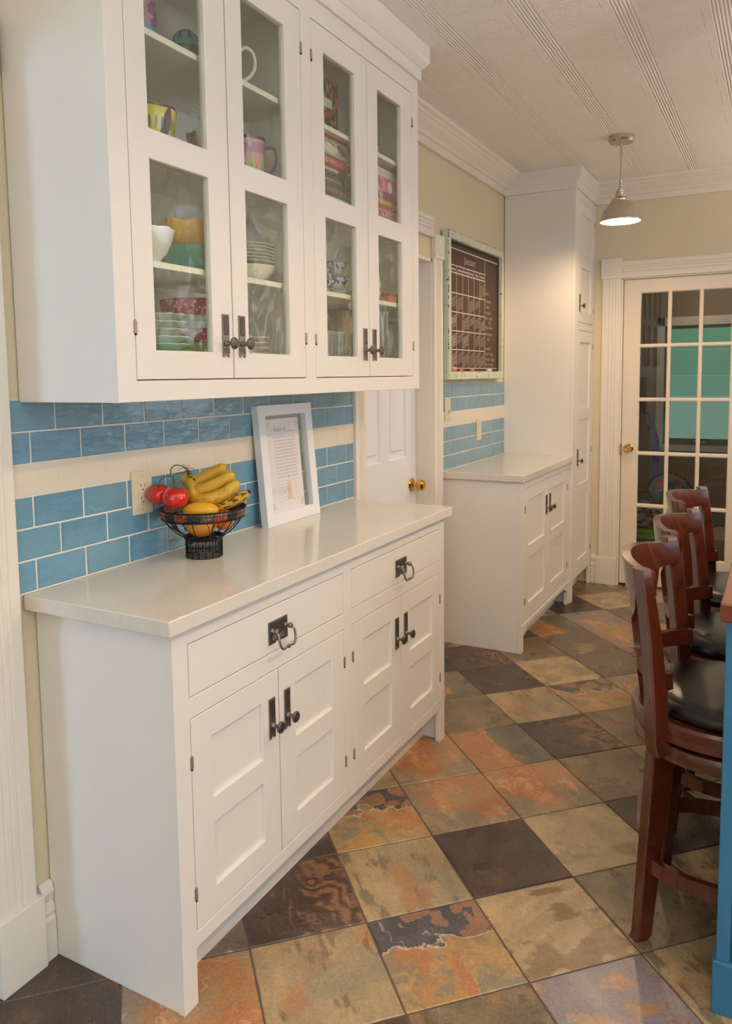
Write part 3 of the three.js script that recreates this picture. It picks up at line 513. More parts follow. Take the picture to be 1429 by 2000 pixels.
const S1 = 1.654, S2 = 1.905, S3 = 2.15, S0 = 1.4302;
const ware = (name, geo, mat, [x, y, d], label, cat, group, turn = 0) => { const m = shadow(new THREE.Mesh(norm(geo), mat)); m.name = numbered(name); m.position.set(x, y, -d); m.rotation.y = turn; scene.add(m); baseOf.set(m, m.position.clone()); return tag(m, label, cat, group); };
const celadon = glaze('#d5dfd3'), cream = glaze('#eee9dc'), lime = glaze('#a9c63a'), leaf = glaze('#4fae3d');
const around = (w, h, draw) => { const t = canvasTex(w, h, draw); t.wrapS = THREE.RepeatWrapping; return t; };
const dots = around(512, 128, (g, w, h) => { g.fillStyle = '#c01f2b'; g.fillRect(0, 0, w, h); g.fillStyle = '#f2e2d2'; let k = 0; for (let x = 8; x < w; x += 24) { k++; g.beginPath(); g.ellipse(x, [30, 75, 50, 100][k % 4], 5.5, 8, 0, 0, 7); g.fill(); g.beginPath(); g.ellipse(x + 10, [95, 20, 110, 60][k % 4], 5.5, 8, 0, 0, 7); g.fill(); } });
const gingham = around(512, 128, (g, w, h) => { g.fillStyle = '#e9e6d4'; g.fillRect(0, 0, w, h); g.fillStyle = 'rgba(150,190,180,0.45)'; for (let x = 0; x < w; x += 32) g.fillRect(x, 0, 16, h); for (let y = 0; y < h; y += 44) g.fillRect(0, y, w, 20); });
const drum = (r, h) => [[0, 0], [r * 0.9, 0], [r * 0.95, 0.003], [r, h - 0.002], [r, h], [r - 0.004, h], [r * 0.93, 0.006], [0, 0.006]];
{
  // left door, bottom: stacked bowls and scalloped plates
  let y = S0; const px = 0.165, pd = 0.442;
  ware('dish', scallop(plateP(0.088, 0.026), 12, 0.012), leaf, [0.215, y, 0.262].map((v, i) => v), 'bright green dish under the scalloped pale plates, bottom of the first glazed door', 'dish');
  ware('dish', lathe(bowlP(0.086, 0.052), 48), lime, [px, y, pd], 'lime green bowl under the red spotted bowls, bottom of the first glazed door', 'bowl'); y += 0.0525;
  ware('bowl', wrap(lathe(drum(0.078, 0.034), 48), 0.034), glaze('#ffffff', { map: dots }), [px, y, pd], 'lower of the two red bowls with white dots, under the checked one', 'bowl', null, 0.3); y += 0.0345;
  ware('bowl', wrap(lathe(drum(0.0765, 0.035), 48), 0.035), glaze('#ffffff', { map: gingham }), [px, y, pd], 'pale blue checked bowl between two red spotted bowls', 'bowl'); y += 0.0355;
  ware('bowl', wrap(lathe(drum(0.081, 0.04), 48), 0.04), glaze('#ffffff', { map: dots }), [px, y, pd], 'upper of the two red bowls with white dots, topmost of its pile', 'bowl', null, 1.1);
  y = S0 + 0.0265;
  ['lowest', 'second lowest', 'middle', 'second highest', 'topmost'].forEach((n, k) => { ware('plate', scallop(plateP(0.074, 0.016), 12, 0.014), k ? celadon : glaze('#b9dca0'), [0.215, y, 0.262], k ? `${n} pale scalloped plate in the pile left of the red spotted bowls` : 'light green scalloped plate at the bottom of the pale pile beside the red bowls', 'plate', 'scalloped plates behind the first door', k * 0.4); y += 0.0172; });
  // second door, bottom
  y = S0; for (let k = 0; k < 5; k++) { ware('plate', scallop(plateP(0.07, 0.014), 10, 0.01), k === 0 ? glaze('#a8c4cf') : cream, [0.2, y, 0.615], k === 0 ? 'pale blue plate at the bottom of the low pile behind the second door' : `white plate ${['', 'on the blue one', 'third from the bottom', 'second from the top', 'on the very top'][k]} of the low pile, bottom of the second door`, 'plate', 'plates low behind the second door'); y += 0.0145; }
  // middle shelf
  ware('bowl', scallop(bowlP(0.064, 0.074), 8, 0.03), glaze('#e4ebea'), [0.245, S1, 0.2], 'flared white bowl with wavy rim beside the teal dish', 'bowl');
  const square = (g, p = 3.2) => { const q = g.attributes.position; for (let i = 0; i < q.count; i++) { const x = q.getX(i), z = q.getZ(i), a = Math.atan2(z, x) + 0.5, f = 0.94 / Math.pow(Math.abs(Math.cos(a)) ** p + Math.abs(Math.sin(a)) ** p, 1 / p); q.setX(i, x * f); q.setZ(i, z * f); } g.computeVertexNormals(); return g; };
  ware('dish', square(scallop(bowlP(0.084, 0.064), 14, 0.012)), glaze('#2f9f8f', { bumpMap: metres(wavy.clone(), 0.5), bumpScale: 0.001 }), [0.185, S1, 0.412], 'teal rounded-square dish with a fluted rim holding the yellow one', 'dish');
  ware('dish', square(scallop(bowlP(0.078, 0.075), 8, 0.035)), glaze('#f0bb3c'), [0.185, S1 + 0.05, 0.412], 'golden yellow square dish with a wavy flared rim, stacked in the teal one', 'dish', null, 0.25);
  ware('bowl', scallop(bowlP(0.086, 0.046), 12, 0.008), cream, [0.185, S1, 0.648], 'wide white bowl carrying six scalloped plates behind the second door', 'bowl');
  y = S1 + 0.046; for (let k = 0; k < 6; k++) { ware('plate', scallop(plateP(0.083, 0.011), 16, 0.008), celadon, [0.185, y, 0.648], `pale scalloped plate, ${['lowest', 'second', 'third', 'fourth', 'fifth', 'topmost'][k]} of the six stacked on the wide white bowl`, 'plate', 'scalloped plates on the white bowl', k * 0.2); y += 0.0092; }
  // shelf behind the middle rail
  const yb = around(512, 128, (g, w, h) => { g.fillStyle = '#e3d04a'; g.fillRect(0, 0, w, h); g.fillStyle = '#4d3a6a'; for (const x of [20, 190, 360]) { g.beginPath(); g.ellipse(x + 30, 70, 34, 70, 0.3, 0, 7); g.fill(); } g.fillStyle = '#3f6b3a'; for (let x = 80; x < w; x += 40) { g.beginPath(); g.ellipse(x, 45, 8, 16, 0, 0, 7); g.fill(); } g.fillStyle = '#d9783a'; for (let x = 70; x < w; x += 60) g.fillRect(x, 92, 34, 22); g.fillStyle = '#5aa9b5'; for (let x = 110; x < w; x += 80) g.fillRect(x, 88, 40, 40); g.fillStyle = '#2c2440'; g.fillRect(0, 0, w, 5); });
  ware('bowl', wrap(scallop(bowlP(0.066, 0.108), 6, 0.02), 0.108), glaze('#ffffff', { map: yb }), [0.2, S2, 0.272], 'hand-painted yellow bowl with purple and green marks, behind the first door', 'bowl', null, 2.2);
  ware('bowl', scallop(bowlP(0.046, 0.11), 9, 0.04), glaze('#a5825c'), [0.185, S2, 0.487], 'small brown bowl with a dark scalloped rim beside the yellow painted bowl', 'bowl');
  const pk = around(512, 128, (g, w, h) => { g.fillStyle = '#d9a3cf'; g.fillRect(0, 0, w, h); g.fillStyle = '#e59a9a'; g.fillRect(0, 50, w, 40); g.fillStyle = '#9ccc6e'; for (let x = 40; x < w; x += 110) { g.beginPath(); g.ellipse(x, 78, 28, 30, 0, 0, 7); g.fill(); } g.fillStyle = '#57b3b8'; g.fillRect(0, 104, w, 24); g.strokeStyle = '#3a3357'; g.lineWidth = 5; for (let x = 6; x < w; x += 17) { g.beginPath(); g.moveTo(x, 16); g.lineTo(x + 8, 40); g.stroke(); } g.fillStyle = '#8c3a55'; for (let x = 30; x < w; x += 55) g.fillRect(x, 66, 8, 16); g.fillStyle = '#332b45'; g.fillRect(0, 0, w, 7); });
  const mug = thing('mug', [0.195, S2, 0.655], 'hand-painted pink and green mug behind the second door', 'mug');
  part('body', wrap(scallop([[0, 0], [0.036, 0], [0.042, 0.01], [0.05, 0.06], [0.053, 0.14], [0.05, 0.14], [0.046, 0.06], [0.036, 0.012], [0, 0.01]], 7, 0.015), 0.14).translate(0.195, S2, -0.655), glaze('#ffffff', { map: pk }), mug);
  part('handle', tube([V(0.225, S2 + 0.12, 0.69), V(0.245, S2 + 0.125, 0.712), V(0.248, S2 + 0.09, 0.718), V(0.235, S2 + 0.05, 0.702), V(0.22, S2 + 0.045, 0.682)], 0.0045), glaze('#6b5a7c'), mug);
  // top shelf
  const vp = around(256, 256, (g, w, h) => { g.fillStyle = '#b888a8'; g.fillRect(0, 0, w, h); g.fillStyle = '#4b4f86'; g.fillRect(0, 0, w, 70); g.fillStyle = '#4f9cc0'; g.fillRect(0, 190, w, 66); g.fillStyle = '#7d4f86'; for (let i = 0; i < 40; i++) { g.beginPath(); g.ellipse(hash(i, 1, 5) * w, 70 + hash(i, 2, 5) * 120, 9, 16, i, 0, 7); g.fill(); } });
  ware('vase', wrap(lathe([[0, 0], [0.026, 0], [0.03, 0.03], [0.033, 0.08], [0.026, 0.13], [0.018, 0.16], [0.022, 0.175], [0.018, 0.175], [0, 0.15]], 32), 0.175, 1), glaze('#ffffff', { map: vp }), [0.2, S3, 0.262], 'slim pink and blue painted vase on the top shelf', 'vase');
  const tp = around(256, 128, (g, w, h) => { g.fillStyle = '#6a7348'; g.fillRect(0, 0, w, h); g.fillStyle = '#6fb0c0'; g.fillRect(0, 0, w, 60); g.strokeStyle = '#274049'; g.lineWidth = 3; for (let x = 20; x < w; x += 60) for (let k = -2; k < 3; k++) { g.beginPath(); g.moveTo(x, 12); g.lineTo(x + k * 7, 44); g.stroke(); } });
  const pot = thing('sugar_pot', [0.2, S3, 0.412], 'round little pot, blue above and olive below, on the top shelf', 'pot');
  part('body', wrap(lathe([[0, 0], [0.02, 0], [0.032, 0.012], [0.039, 0.036], [0.038, 0.056], [0.031, 0.078], [0.02, 0.09], [0.0, 0.095]], 32), 0.095).translate(0.2, S3, -0.412), glaze('#ffffff', { map: tp }), pot);
  for (const s of [-1, 1]) part('handle', tube([V(0.2 + s * 0.03, S3 + 0.062, 0.412 + s * 0.018), V(0.2 + s * 0.043, S3 + 0.058, 0.412 + s * 0.026), V(0.2 + s * 0.042, S3 + 0.036, 0.412 + s * 0.025), V(0.2 + s * 0.031, S3 + 0.03, 0.412 + s * 0.019)], 0.004), glaze('#7c8450'), pot);
  const jug = thing('jug', [0.2, S3, 0.56], 'white jug on the top shelf, only its looped handle showing behind the second door', 'jug');
  part('body', lathe([[0, 0], [0.03, 0], [0.044, 0.03], [0.042, 0.08], [0.034, 0.12], [0.04, 0.14], [0.036, 0.14], [0.03, 0.12], [0, 0.02]], 32).translate(0.2, S3, -0.56), cream, jug);
  part('handle', tube([V(0.222, S3 + 0.1, 0.59), V(0.232, S3 + 0.118, 0.612), V(0.24, S3 + 0.108, 0.632), V(0.242, S3 + 0.075, 0.638), V(0.235, S3 + 0.045, 0.622), V(0.225, S3 + 0.03, 0.604)], 0.0055, 30, 8), cream, jug);
}
// books: [x0, x1, y0, y1, d0, d1] with spine/cover print on the face towards the room
function book(label, cover, spine, x0, x1, y0, y1, d0, d1, cat = 'book', group) {
  const b = thing('book', [(x0 + x1) / 2, y0, (d0 + d1) / 2], label, cat, group), t = Math.min(0.0025, (y1 - y0) * 0.2, 0.003), flat = y1 - y0 < d1 - d0 || y1 - y0 < x1 - x0;
  const c = std(cover, 0.35);
  if (flat && y1 - y0 < 0.06) {
    part('cover', [bx(x0, x1, y0, y0 + t, d0, d1), bx(x0, x1, y1 - t, y1, d0, d1), bx(x1 - t, x1, y0, y1, d0, d1)], c, b);
    part('pages', bx(x0 + 0.003, x1 - 0.003, y0 + t, y1 - t, d0 + 0.003, d1 - 0.003), std('#e8e0cc', 0.8), b);
    if (spine) part('spine_print', new THREE.PlaneGeometry(d1 - d0 - 0.002, y1 - y0 - 0.001).rotateY(Math.PI / 2).translate(x1 + 0.0004, (y0 + y1) / 2, -(d0 + d1) / 2), std('#ffffff', 0.4, { map: spine }), b);
  } else {
    const w = Math.min(0.003, (x1 - x0) * 0.15);
    part('cover', [bx(x0, x0 + w, y0, y1, d0, d1), bx(x1 - w, x1, y0, y1, d0, d1), bx(x0, x1, y0, y1, d0, d0 + w)], c, b);
    part('pages', bx(x0 + w, x1 - w, y0 + 0.003, y1 - 0.003, d0 + w, d1 - 0.003), std('#e8e0cc', 0.8), b);
    if (spine) part('cover_print', new THREE.PlaneGeometry(d1 - d0 - 0.001, y1 - y0 - 0.001).rotateY(Math.PI / 2).translate(x1 + 0.0004, (y0 + y1) / 2, -(d0 + d1) / 2), std('#ffffff', 0.4, { map: spine }), b);
  }
  return b;
}
const spineTex = (bg, draw, w = 256, h = 64) => canvasTex(w, h, (g, W, Hh) => { g.fillStyle = bg; g.fillRect(0, 0, W, Hh); draw && draw(g, W, Hh); });
const word = (t, col, size, font = 'serif', y = 0.7) => (g, w, h) => { g.fillStyle = col; g.font = `${size}px ${font}`; g.textAlign = 'center'; g.fillText(t, w / 2, h * y); };
{
  const floral = canvasTex(256, 384, (g, w, h) => { g.fillStyle = '#2f3426'; g.fillRect(0, 0, w, h); for (let i = 0; i < 150; i++) { g.fillStyle = ['#66703c', '#4c5a34', '#83803f', '#3d4a3a'][i % 4]; g.beginPath(); g.ellipse(hash(i, 1, 1) * w, hash(i, 2, 1) * h, 14, 6, hash(i, 3, 1) * 6, 0, 7); g.fill(); } for (let i = 0; i < 34; i++) { const x = hash(i, 4, 1) * w, y = hash(i, 5, 1) * h; g.fillStyle = i % 3 ? '#cf5f3e' : '#d98a52'; g.beginPath(); g.ellipse(x, y, 13, 17, 0, 0, 7); g.fill(); g.fillStyle = '#a8402e'; g.beginPath(); g.ellipse(x, y + 3, 5, 8, 0, 0, 7); g.fill(); } g.fillStyle = '#6a6130'; g.fillRect(70, 128, 130, 78); g.fillStyle = '#e9ead9'; g.fillRect(82, 138, 106, 58); g.fillStyle = '#b4b6a8'; g.fillRect(104, 164, 62, 3); g.fillRect(112, 173, 46, 2); });
  book('dark floral recipe book with a white label, standing on the top shelf', '#333a2a', floral, 0.15, 0.235, S3, 2.322, 0.955, 1.092);
  const pic = spineTex('#b9b4ae', (g, w, h) => { g.fillStyle = '#55504c'; g.beginPath(); g.ellipse(180, 26, 40, 16, 0.3, 0, 7); g.fill(); g.fillStyle = '#e4e0da'; g.beginPath(); g.ellipse(90, 34, 60, 20, 0, 0, 7); g.fill(); g.strokeStyle = '#4a4440'; g.lineWidth = 5; g.beginPath(); g.moveTo(60, 4); g.lineTo(120, 22); g.stroke(); });
  let y = S2; const st = [
    ['pale blue-white booklets at the bottom of the leftmost book pile', '#ccd6d6', spineTex('#d6dfdd', (g, w, h) => { g.strokeStyle = '#8fa3a8'; for (let i = 0; i < 9; i++) { g.beginPath(); g.moveTo(0, i * 8); g.lineTo(w, i * 8 + 3); g.stroke(); } }), 0.05, 0.0],
    ['dark plum cookbook with gold lettering on its spine', '#3a2030', spineTex('#3a2030', word('cooking', '#c9a05a', 44)), 0.034, 0.006],
    ['black book with pale lettering above the plum cookbook', '#2a2526', spineTex('#2a2526', (g) => { g.strokeStyle = '#b8b0a8'; g.lineWidth = 4; g.beginPath(); for (let x = 40; x < 190; x += 9) { g.moveTo(x, 22); g.lineTo(x + 5, 42); } g.stroke(); }), 0.03, -0.004],
    ['dark glossy book under the red-spined one', '#4a3a40', spineTex('#3c3236', (g, w) => { g.fillStyle = '#bcb6b4'; g.fillRect(20, 18, 120, 22); }), 0.026, 0.008],
    ['book with a red spine and white capitals', '#b3202a', spineTex('#b3202a', word('D MILLS', '#f0dcd0', 40, 'sans-serif')), 0.03, -0.002],
    ['book with a grey picture wrapped round its spine', '#8f8a86', pic, 0.05, 0.004],
    ['plain red book on top of the leftmost pile', '#a3262f', spineTex('#a82833', (g, w, h) => { g.fillStyle = '#8a1d27'; g.fillRect(128, 0, 4, h); }), 0.022, -0.006]];
  for (const [l, c, t, h, o] of st) { book(l, c, t, 0.1, 0.262 + o * 0.4, y, y + h - 0.001, 0.93 + o, 1.112 + o, 'book', 'books stacked behind the third door'); y += h; }
  y = S2; const st2 = [
    ['white magazine at the bottom of the pile behind the fourth door', '#d8d2c8', spineTex('#e0dad0', (g) => { g.fillStyle = '#8a8078'; g.fillRect(20, 20, 90, 14); }), 0.02, 0],
    ['red book lettered COOKBOOK across its spine', '#b12a26', spineTex('#b12a26', word('COOKBOOK', '#f2e6dc', 48, 'serif', 0.75)), 0.066, 0.0],
    ['thin yellow book lying on the red cookbook', '#c9a63a', spineTex('#c9a63a'), 0.018, 0.004],
    ['maroon book under the pink one', '#8a2f3c', spineTex('#8a2f3c'), 0.026, -0.004],
    ['bright pink book with a white disc on its spine', '#d85a96', spineTex('#dc6aa2', (g, w, h) => { g.fillStyle = '#f0ece8'; g.beginPath(); g.arc(170, 36, 24, 0, 7); g.fill(); g.fillStyle = '#7a2a52'; g.fillRect(60, 18, 5, 28); g.fillRect(72, 18, 5, 28); }), 0.052, 0.003],
    ['loose white papers topping the pile with the pink book', '#dcd6da', spineTex('#e2dde2', (g, w, h) => { g.strokeStyle = '#b6a8b8'; for (let i = 0; i < 6; i++) { g.beginPath(); g.moveTo(0, i * 11); g.lineTo(w, i * 11 + 4); g.stroke(); } }), 0.03, -0.006]];
  for (const [l, c, t, h, o] of st2) { book(l, c, t, 0.1, 0.266 + o * 0.3, y, y + h - 0.001, 1.262 + o, 1.465 + o, 'book', 'books stacked behind the fourth door'); y += h; }
  const bl = canvasTex(128, 256, (g, w, h) => { g.fillStyle = '#d9cfc0'; g.fillRect(0, 0, w, h); g.fillStyle = '#3f4f86'; g.fillRect(0, 0, w, 70); g.fillRect(95, 0, 33, 180); g.fillStyle = '#2f3550'; for (let i = 0; i < 9; i++) g.fillRect(hash(i, 1, 3) * 80, 80 + hash(i, 2, 3) * 120, 26, 18); g.fillStyle = '#c04a30'; g.fillRect(70, 190, 58, 66); g.fillRect(10, 210, 40, 46); });
  const bb = book('slim blue, white and red booklet leaning on the top shelf behind the fourth door', '#3f4f86', bl, 0.225, 0.24, S3, 2.272, 1.3, 1.375); bb.rotation.x = 0.12; bb.position.y += 0.006;
}
{
  // right-hand cupboard, lower half
  const bw = around(256, 128, (g, w, h) => { g.fillStyle = '#e6e8ea'; g.fillRect(0, 0, w, h); g.fillStyle = '#3b4a9a'; for (let i = 0; i < 26; i++) { g.beginPath(); g.ellipse(hash(i, 1, 7) * w, 12 + hash(i, 2, 7) * 80, 10 + hash(i, 3, 7) * 10, 8, i, 0, 7); g.fill(); } g.fillRect(0, 0, w, 10); });
  const china = glaze('#ffffff', { map: bw });
  const cup = (x, y, d, r, h, label, turn) => { const c = thing('teacup', [x, y, d], label, 'cup'); part('body', wrap(lathe(bowlP(r, h, 0.0025), 36), h).translate(x, y, -d), china, c); part('handle', tube([V(x, y + h * 0.85, d - r * 0.9), V(x, y + h * 0.85, d - r * 1.35), V(x, y + h * 0.4, d - r * 1.3), V(x, y + h * 0.3, d - r * 0.72)].map((p) => { const q = p.clone().sub(V(x, 0, d)); q.applyAxisAngle(new THREE.Vector3(0, 1, 0), turn); return q.add(V(x, 0, d)); }), 0.003), china, c); return c; };
  cup(0.215, S1, 0.97, 0.036, 0.072, 'blue and white china cup at the left edge of the third door', 2.5);
  const su = ware('saucer', lathe(plateP(0.052, 0.014), 36), china, [0.215, S1, 1.105], 'blue and white saucer under the stacked cups behind the third door', 'saucer');
  cup(0.215, S1 + 0.0145, 1.105, 0.04, 0.05, 'lower of the two stacked blue and white cups', 1.2); cup(0.215, S1 + 0.062, 1.105, 0.038, 0.05, 'upper of the two stacked blue and white cups', 0.4);
  ware('jar', wrap(lathe([[0, 0], [0.026, 0], [0.034, 0.02], [0.036, 0.06], [0.028, 0.1], [0.022, 0.112], [0.026, 0.125], [0.02, 0.125], [0, 0.1]], 36), 0.125), china, [0.24, S1, 1.297], 'blue and white patterned jar at the left edge of the fourth door', 'jar');
  const bo = thing('box', [0.245, S1, 1.43], 'low orange and brown box on the middle shelf behind the fourth door', 'box'); part('tray', bx(0.21, 0.28, S1, S1 + 0.022, 1.362, 1.455, 0.002), std('#b8642f', 0.6), bo); part('lid', bx(0.208, 0.282, S1 + 0.022, S1 + 0.032, 1.36, 1.457, 0.002), std('#8a4a2a', 0.6), bo);
  const clear = phys('#eef6f6', 0.03, { transmission: 0.92, thickness: 0.004, ior: 1.45 });
  const tb = lathe([[0, 0], [0.024, 0], [0.026, 0.004], [0.031, 0.105], [0.029, 0.105], [0.0245, 0.008], [0, 0.008]], 24);
  [[0.245, 0.9], [0.25, 0.965], [0.25, 1.03], [0.245, 1.095], [0.185, 0.93], [0.185, 1.0], [0.18, 1.07]].forEach(([x, d], i) => ware('tumbler', tb, clear, [x, S0, d], ['front row, first from the left', 'front row, second from the left', 'front row, third from the left', 'front row, at the right', 'back row, left', 'back row, middle', 'back row, right'].map((n) => `clear glass tumbler behind the third door, ${n}`)[i], 'glass', 'glass tumblers behind the third door'));
  const pi = thing('pitcher', [0.225, S0, 1.37], 'large clear glass pitcher with a looped handle, bottom of the fourth door', 'pitcher');
  part('body', lathe([[0, 0], [0.044, 0], [0.05, 0.006], [0.054, 0.09], [0.046, 0.15], [0.05, 0.19], [0.047, 0.19], [0.043, 0.15], [0.05, 0.09], [0.045, 0.01], [0, 0.01]], 36).translate(0.225, S0, -1.37), clear, pi);
  part('handle', tube([V(0.255, S0 + 0.165, 1.405), V(0.272, S0 + 0.16, 1.435), V(0.276, S0 + 0.11, 1.447), V(0.27, S0 + 0.06, 1.436), V(0.254, S0 + 0.05, 1.408)], 0.0065, 30, 8), clear, pi);
  const bag = thing('paper_sack', [0.1, S0, 1.28], 'brown paper sack standing behind the glass pitcher', 'sack'); part('sack', bx(0.06, 0.15, S0, S0 + 0.18, 1.25, 1.37, 0.012), std('#bfa689', 0.85), bag); part('folded_top', bx(0.07, 0.145, S0 + 0.17, S0 + 0.2, 1.255, 1.365, 0.01), std('#a58a6c', 0.85), bag);
}

// ---------------------------------------------------------------- on the worktop
{
  // white frame leaning on the tiles: drawn upright in (d, y) from its lower near corner, then tilted
  const W = 0.322, Hh = 0.402, T0 = 0.028, f = thing('picture_frame', [0.062, H, 1.063], 'white picture frame leaning on the tiles, a lined handwritten sheet between its glass', 'picture frame');
  const lean = Math.asin(0.034 / Hh);
  const P = (name, g, m, par) => { g = merged(g); g.applyMatrix4(new THREE.Matrix4().makeRotationZ(lean)).translate(0.062, H + 0.0005, -(1.063 - W / 2)); return part(name, g, m, par); };
  const wm = std('#eceef0', 0.45), b = 0.039;
  P('moulding', faceX(holed(rect(0, W, 0, Hh), [rect(b, W - b, b, Hh - 0.036)]), 0, T0, 0.0015), wm, f);
  P('glass', bx(-0.012, -0.0095, b - 0.004, Hh - 0.032, b - 0.004, W - b + 0.004), phys('#ffffff', 0.02, { transmission: 1, thickness: 0 }), f);
  P('glass', bx(-0.022, -0.0195, b - 0.004, Hh - 0.032, b - 0.004, W - b + 0.004), phys('#f6fbfa', 0.02, { transmission: 1, thickness: 0 }), f);
  const pw = 0.196, ph = 0.318, paper = canvasTex(512, 832, (g, w, h) => {
    g.fillStyle = '#e9e9ee'; g.fillRect(0, 0, w, h);
    g.fillStyle = '#3c3c44'; g.font = '46px serif'; g.fillText('Psalm of', 118, 112); g.strokeStyle = '#44444c'; g.lineWidth = 3; g.beginPath(); g.moveTo(292, 118); g.lineTo(440, 118); g.stroke(); g.font = '26px serif'; g.fillText('~~', 340, 110);
    for (let i = 0; i < 20; i++) { const y = 172 + i * 29.5; g.strokeStyle = i < 13 ? '#8b8b96' : '#9c9ca6'; g.lineWidth = 1.6; g.beginPath(); g.moveTo(108, y); g.lineTo(438, y); g.stroke(); if (i < 13) { g.strokeStyle = '#9d9da8'; g.lineWidth = 1.3; g.beginPath(); let x = 112; while (x < 395 + hash(i, 3, 9) * 40) { const l = 10 + hash(i, x, 2) * 38; for (let k = 0; k < l; k += 5) { g.moveTo(x + k, y - 4); g.lineTo(x + k + 3, y - 6 - hash(x + k, i, 4) * 9); g.lineTo(x + k + 5, y - 4); } x += l + 9; } g.stroke(); } }
    g.fillStyle = 'rgba(226,178,132,0.55)'; g.beginPath(); g.moveTo(262, 560); g.lineTo(312, 560); g.lineTo(326, 730); g.lineTo(240, 730); g.closePath(); g.fill(); g.fillStyle = '#6f6a76'; g.fillRect(284, 518, 6, 22); g.fillStyle = 'rgba(120,180,196,0.7)'; g.beginPath(); g.ellipse(206, 662, 18, 7, -0.5, 0, 7); g.fill();
  });
  const sh = P('sheet', bx(-0.0178, -0.0168, b - 0.003, b - 0.003 + ph, b + 0.016, b + 0.016 + pw), std('#e9e9ee', 0.8), f);
  P('writing', new THREE.PlaneGeometry(pw, ph).rotateY(Math.PI / 2).translate(-0.0165, b - 0.003 + ph / 2, -(b + 0.016 + pw / 2)), std('#ffffff', 0.8, { map: paper }), f);
  for (const [d, y, a] of [[b + 0.028, b + 0.022, 0.2], [b + 0.198, b + 0.02, -0.3], [b + 0.03, b + ph - 0.022, -0.3], [b + 0.197, b + ph - 0.026, 0.15]]) P('tape', new THREE.BoxGeometry(0.0004, 0.026, 0.012).rotateX(a).translate(-0.0161, y, -d), std('#dcd6c0', 0.5), f);
}
const SC = [0.879, 0.477], AW = [-0.477, 0.879]; // rightwards and away, as (x, d)
const BX = 0.122, BD = 0.511;
const at = (s, h, t) => [BX + SC[0] * s + AW[0] * t, h, BD + SC[1] * s + AW[1] * t];
{
  // wire pedestal bowl with a beaded rim
  const o = thing('fruit_bowl', [BX, H, BD], 'black wire fruit bowl on a mesh pedestal, its rim wound with dark and orange beads', 'bowl');
  const wire = M.black, w0 = 0.0013, put0 = (n, g, m) => part(n, [].concat(g).map((q) => q.translate(BX, H, -BD)), m, o);
  const ped = (k) => 0.05 - 0.003 * Math.sin(k * Math.PI), gs = [];
  for (let k = 0; k <= 4; k++) gs.push(ringGeo(0.0495, w0 * 0.9, 0.0015 + k * 0.0035, 48, 5));
  gs.push(ringGeo(0.049, w0, 0.031, 48, 5), ringGeo(0.05, 0.002, 0.05, 48, 6));
  for (let k = 0; k < 16; k++) { const a = k / 16 * Math.PI * 2; gs.push(cyl(w0 * 1.3, w0 * 1.3, 0.05, 6).translate(0.0495 * Math.cos(a), 0.025, 0.0495 * Math.sin(a))); }
  const cross = [];
  for (let k = 0; k < 16; k++) for (const [y0, y1] of [[0.015, 0.031], [0.031, 0.048]]) for (const s of [0, 1]) { const a = (k + s) / 16 * Math.PI * 2, b2 = (k + 1 - s) / 16 * Math.PI * 2; const p = new THREE.Vector3(0.0492 * Math.cos(a), y0, 0.0492 * Math.sin(a)), q = new THREE.Vector3(0.0492 * Math.cos(b2), y1, 0.0492 * Math.sin(b2)); cross.push(new THREE.TubeGeometry(new THREE.LineCurve3(p, q), 1, w0 * 0.55, 4)); }
  for (let k = 0; k < 16; k++) for (const y of [0.023, 0.039]) { const a = (k + 0.5) / 16 * Math.PI * 2; cross.push(new THREE.TorusGeometry(0.0055, w0 * 0.5, 4, 12).rotateY(Math.PI / 2 - a).translate(0.0492 * Math.cos(a), y, 0.0492 * Math.sin(a))); }
  put0('pedestal', gs, wire); put0('mesh', cross, wire).userData.kind = 'stuff';
  put0('collar', lathe([[0.048, 0.048], [0.052, 0.05], [0.057, 0.058], [0.055, 0.059], [0.049, 0.052], [0.048, 0.048]], 40), wire);
  const fl = []; for (let k = 1; k < 8; k++) fl.push(ringGeo(0.053 * k / 8, w0 * 0.7, 0.0545, 36, 4)); for (let k = 0; k < 8; k++) { const a = k / 8 * Math.PI * 2; fl.push(cyl(w0, w0, 0.052, 5).rotateZ(Math.PI / 2).translate(0.026, 0.0545, 0).rotateY(a)); }
  put0('bottom_mesh', fl, wire);
  const ribs = []; for (let k = 0; k < 12; k++) { const a = k / 12 * Math.PI * 2 + 0.1, c = Math.cos(a), s = Math.sin(a); const p = [[0.055, 0.057], [0.076, 0.072], [0.097, 0.094], [0.112, 0.116]].map(([r, y]) => new THREE.Vector3(r * c, y, r * s)); ribs.push(tube(p, w0 * 1.15, 10, 6)); }
  put0('rib', ribs, wire);
  const twig = []; for (let k = 0; k < 6; k++) { const a0 = (k + 0.5) / 6 * Math.PI * 2; const P3 = (r, y, da) => new THREE.Vector3(r * Math.cos(a0 + da), y, r * Math.sin(a0 + da)); twig.push(tube([P3(0.058, 0.059, 0), P3(0.068, 0.066, 0.04), P3(0.08, 0.076, -0.02), P3(0.09, 0.087, 0.1), P3(0.104, 0.105, 0.06), P3(0.111, 0.115, 0.12)], w0 * 0.9, 24, 5), tube([P3(0.072, 0.069, 0.02), P3(0.084, 0.08, -0.12), P3(0.1, 0.098, -0.18), P3(0.112, 0.114, -0.26)], w0 * 0.8, 16, 5), tube([P3(0.072, 0.069, 0.02), P3(0.082, 0.078, 0.16), P3(0.097, 0.095, 0.2), P3(0.111, 0.115, 0.3)], w0 * 0.8, 16, 5)); }
  put0('wire_twigs', twig, wire).userData.kind = 'stuff';
  put0('rim_wire', [ringGeo(0.1125, 0.0022, 0.111, 56, 6), ringGeo(0.1175, 0.0022, 0.137, 56, 6)], wire);
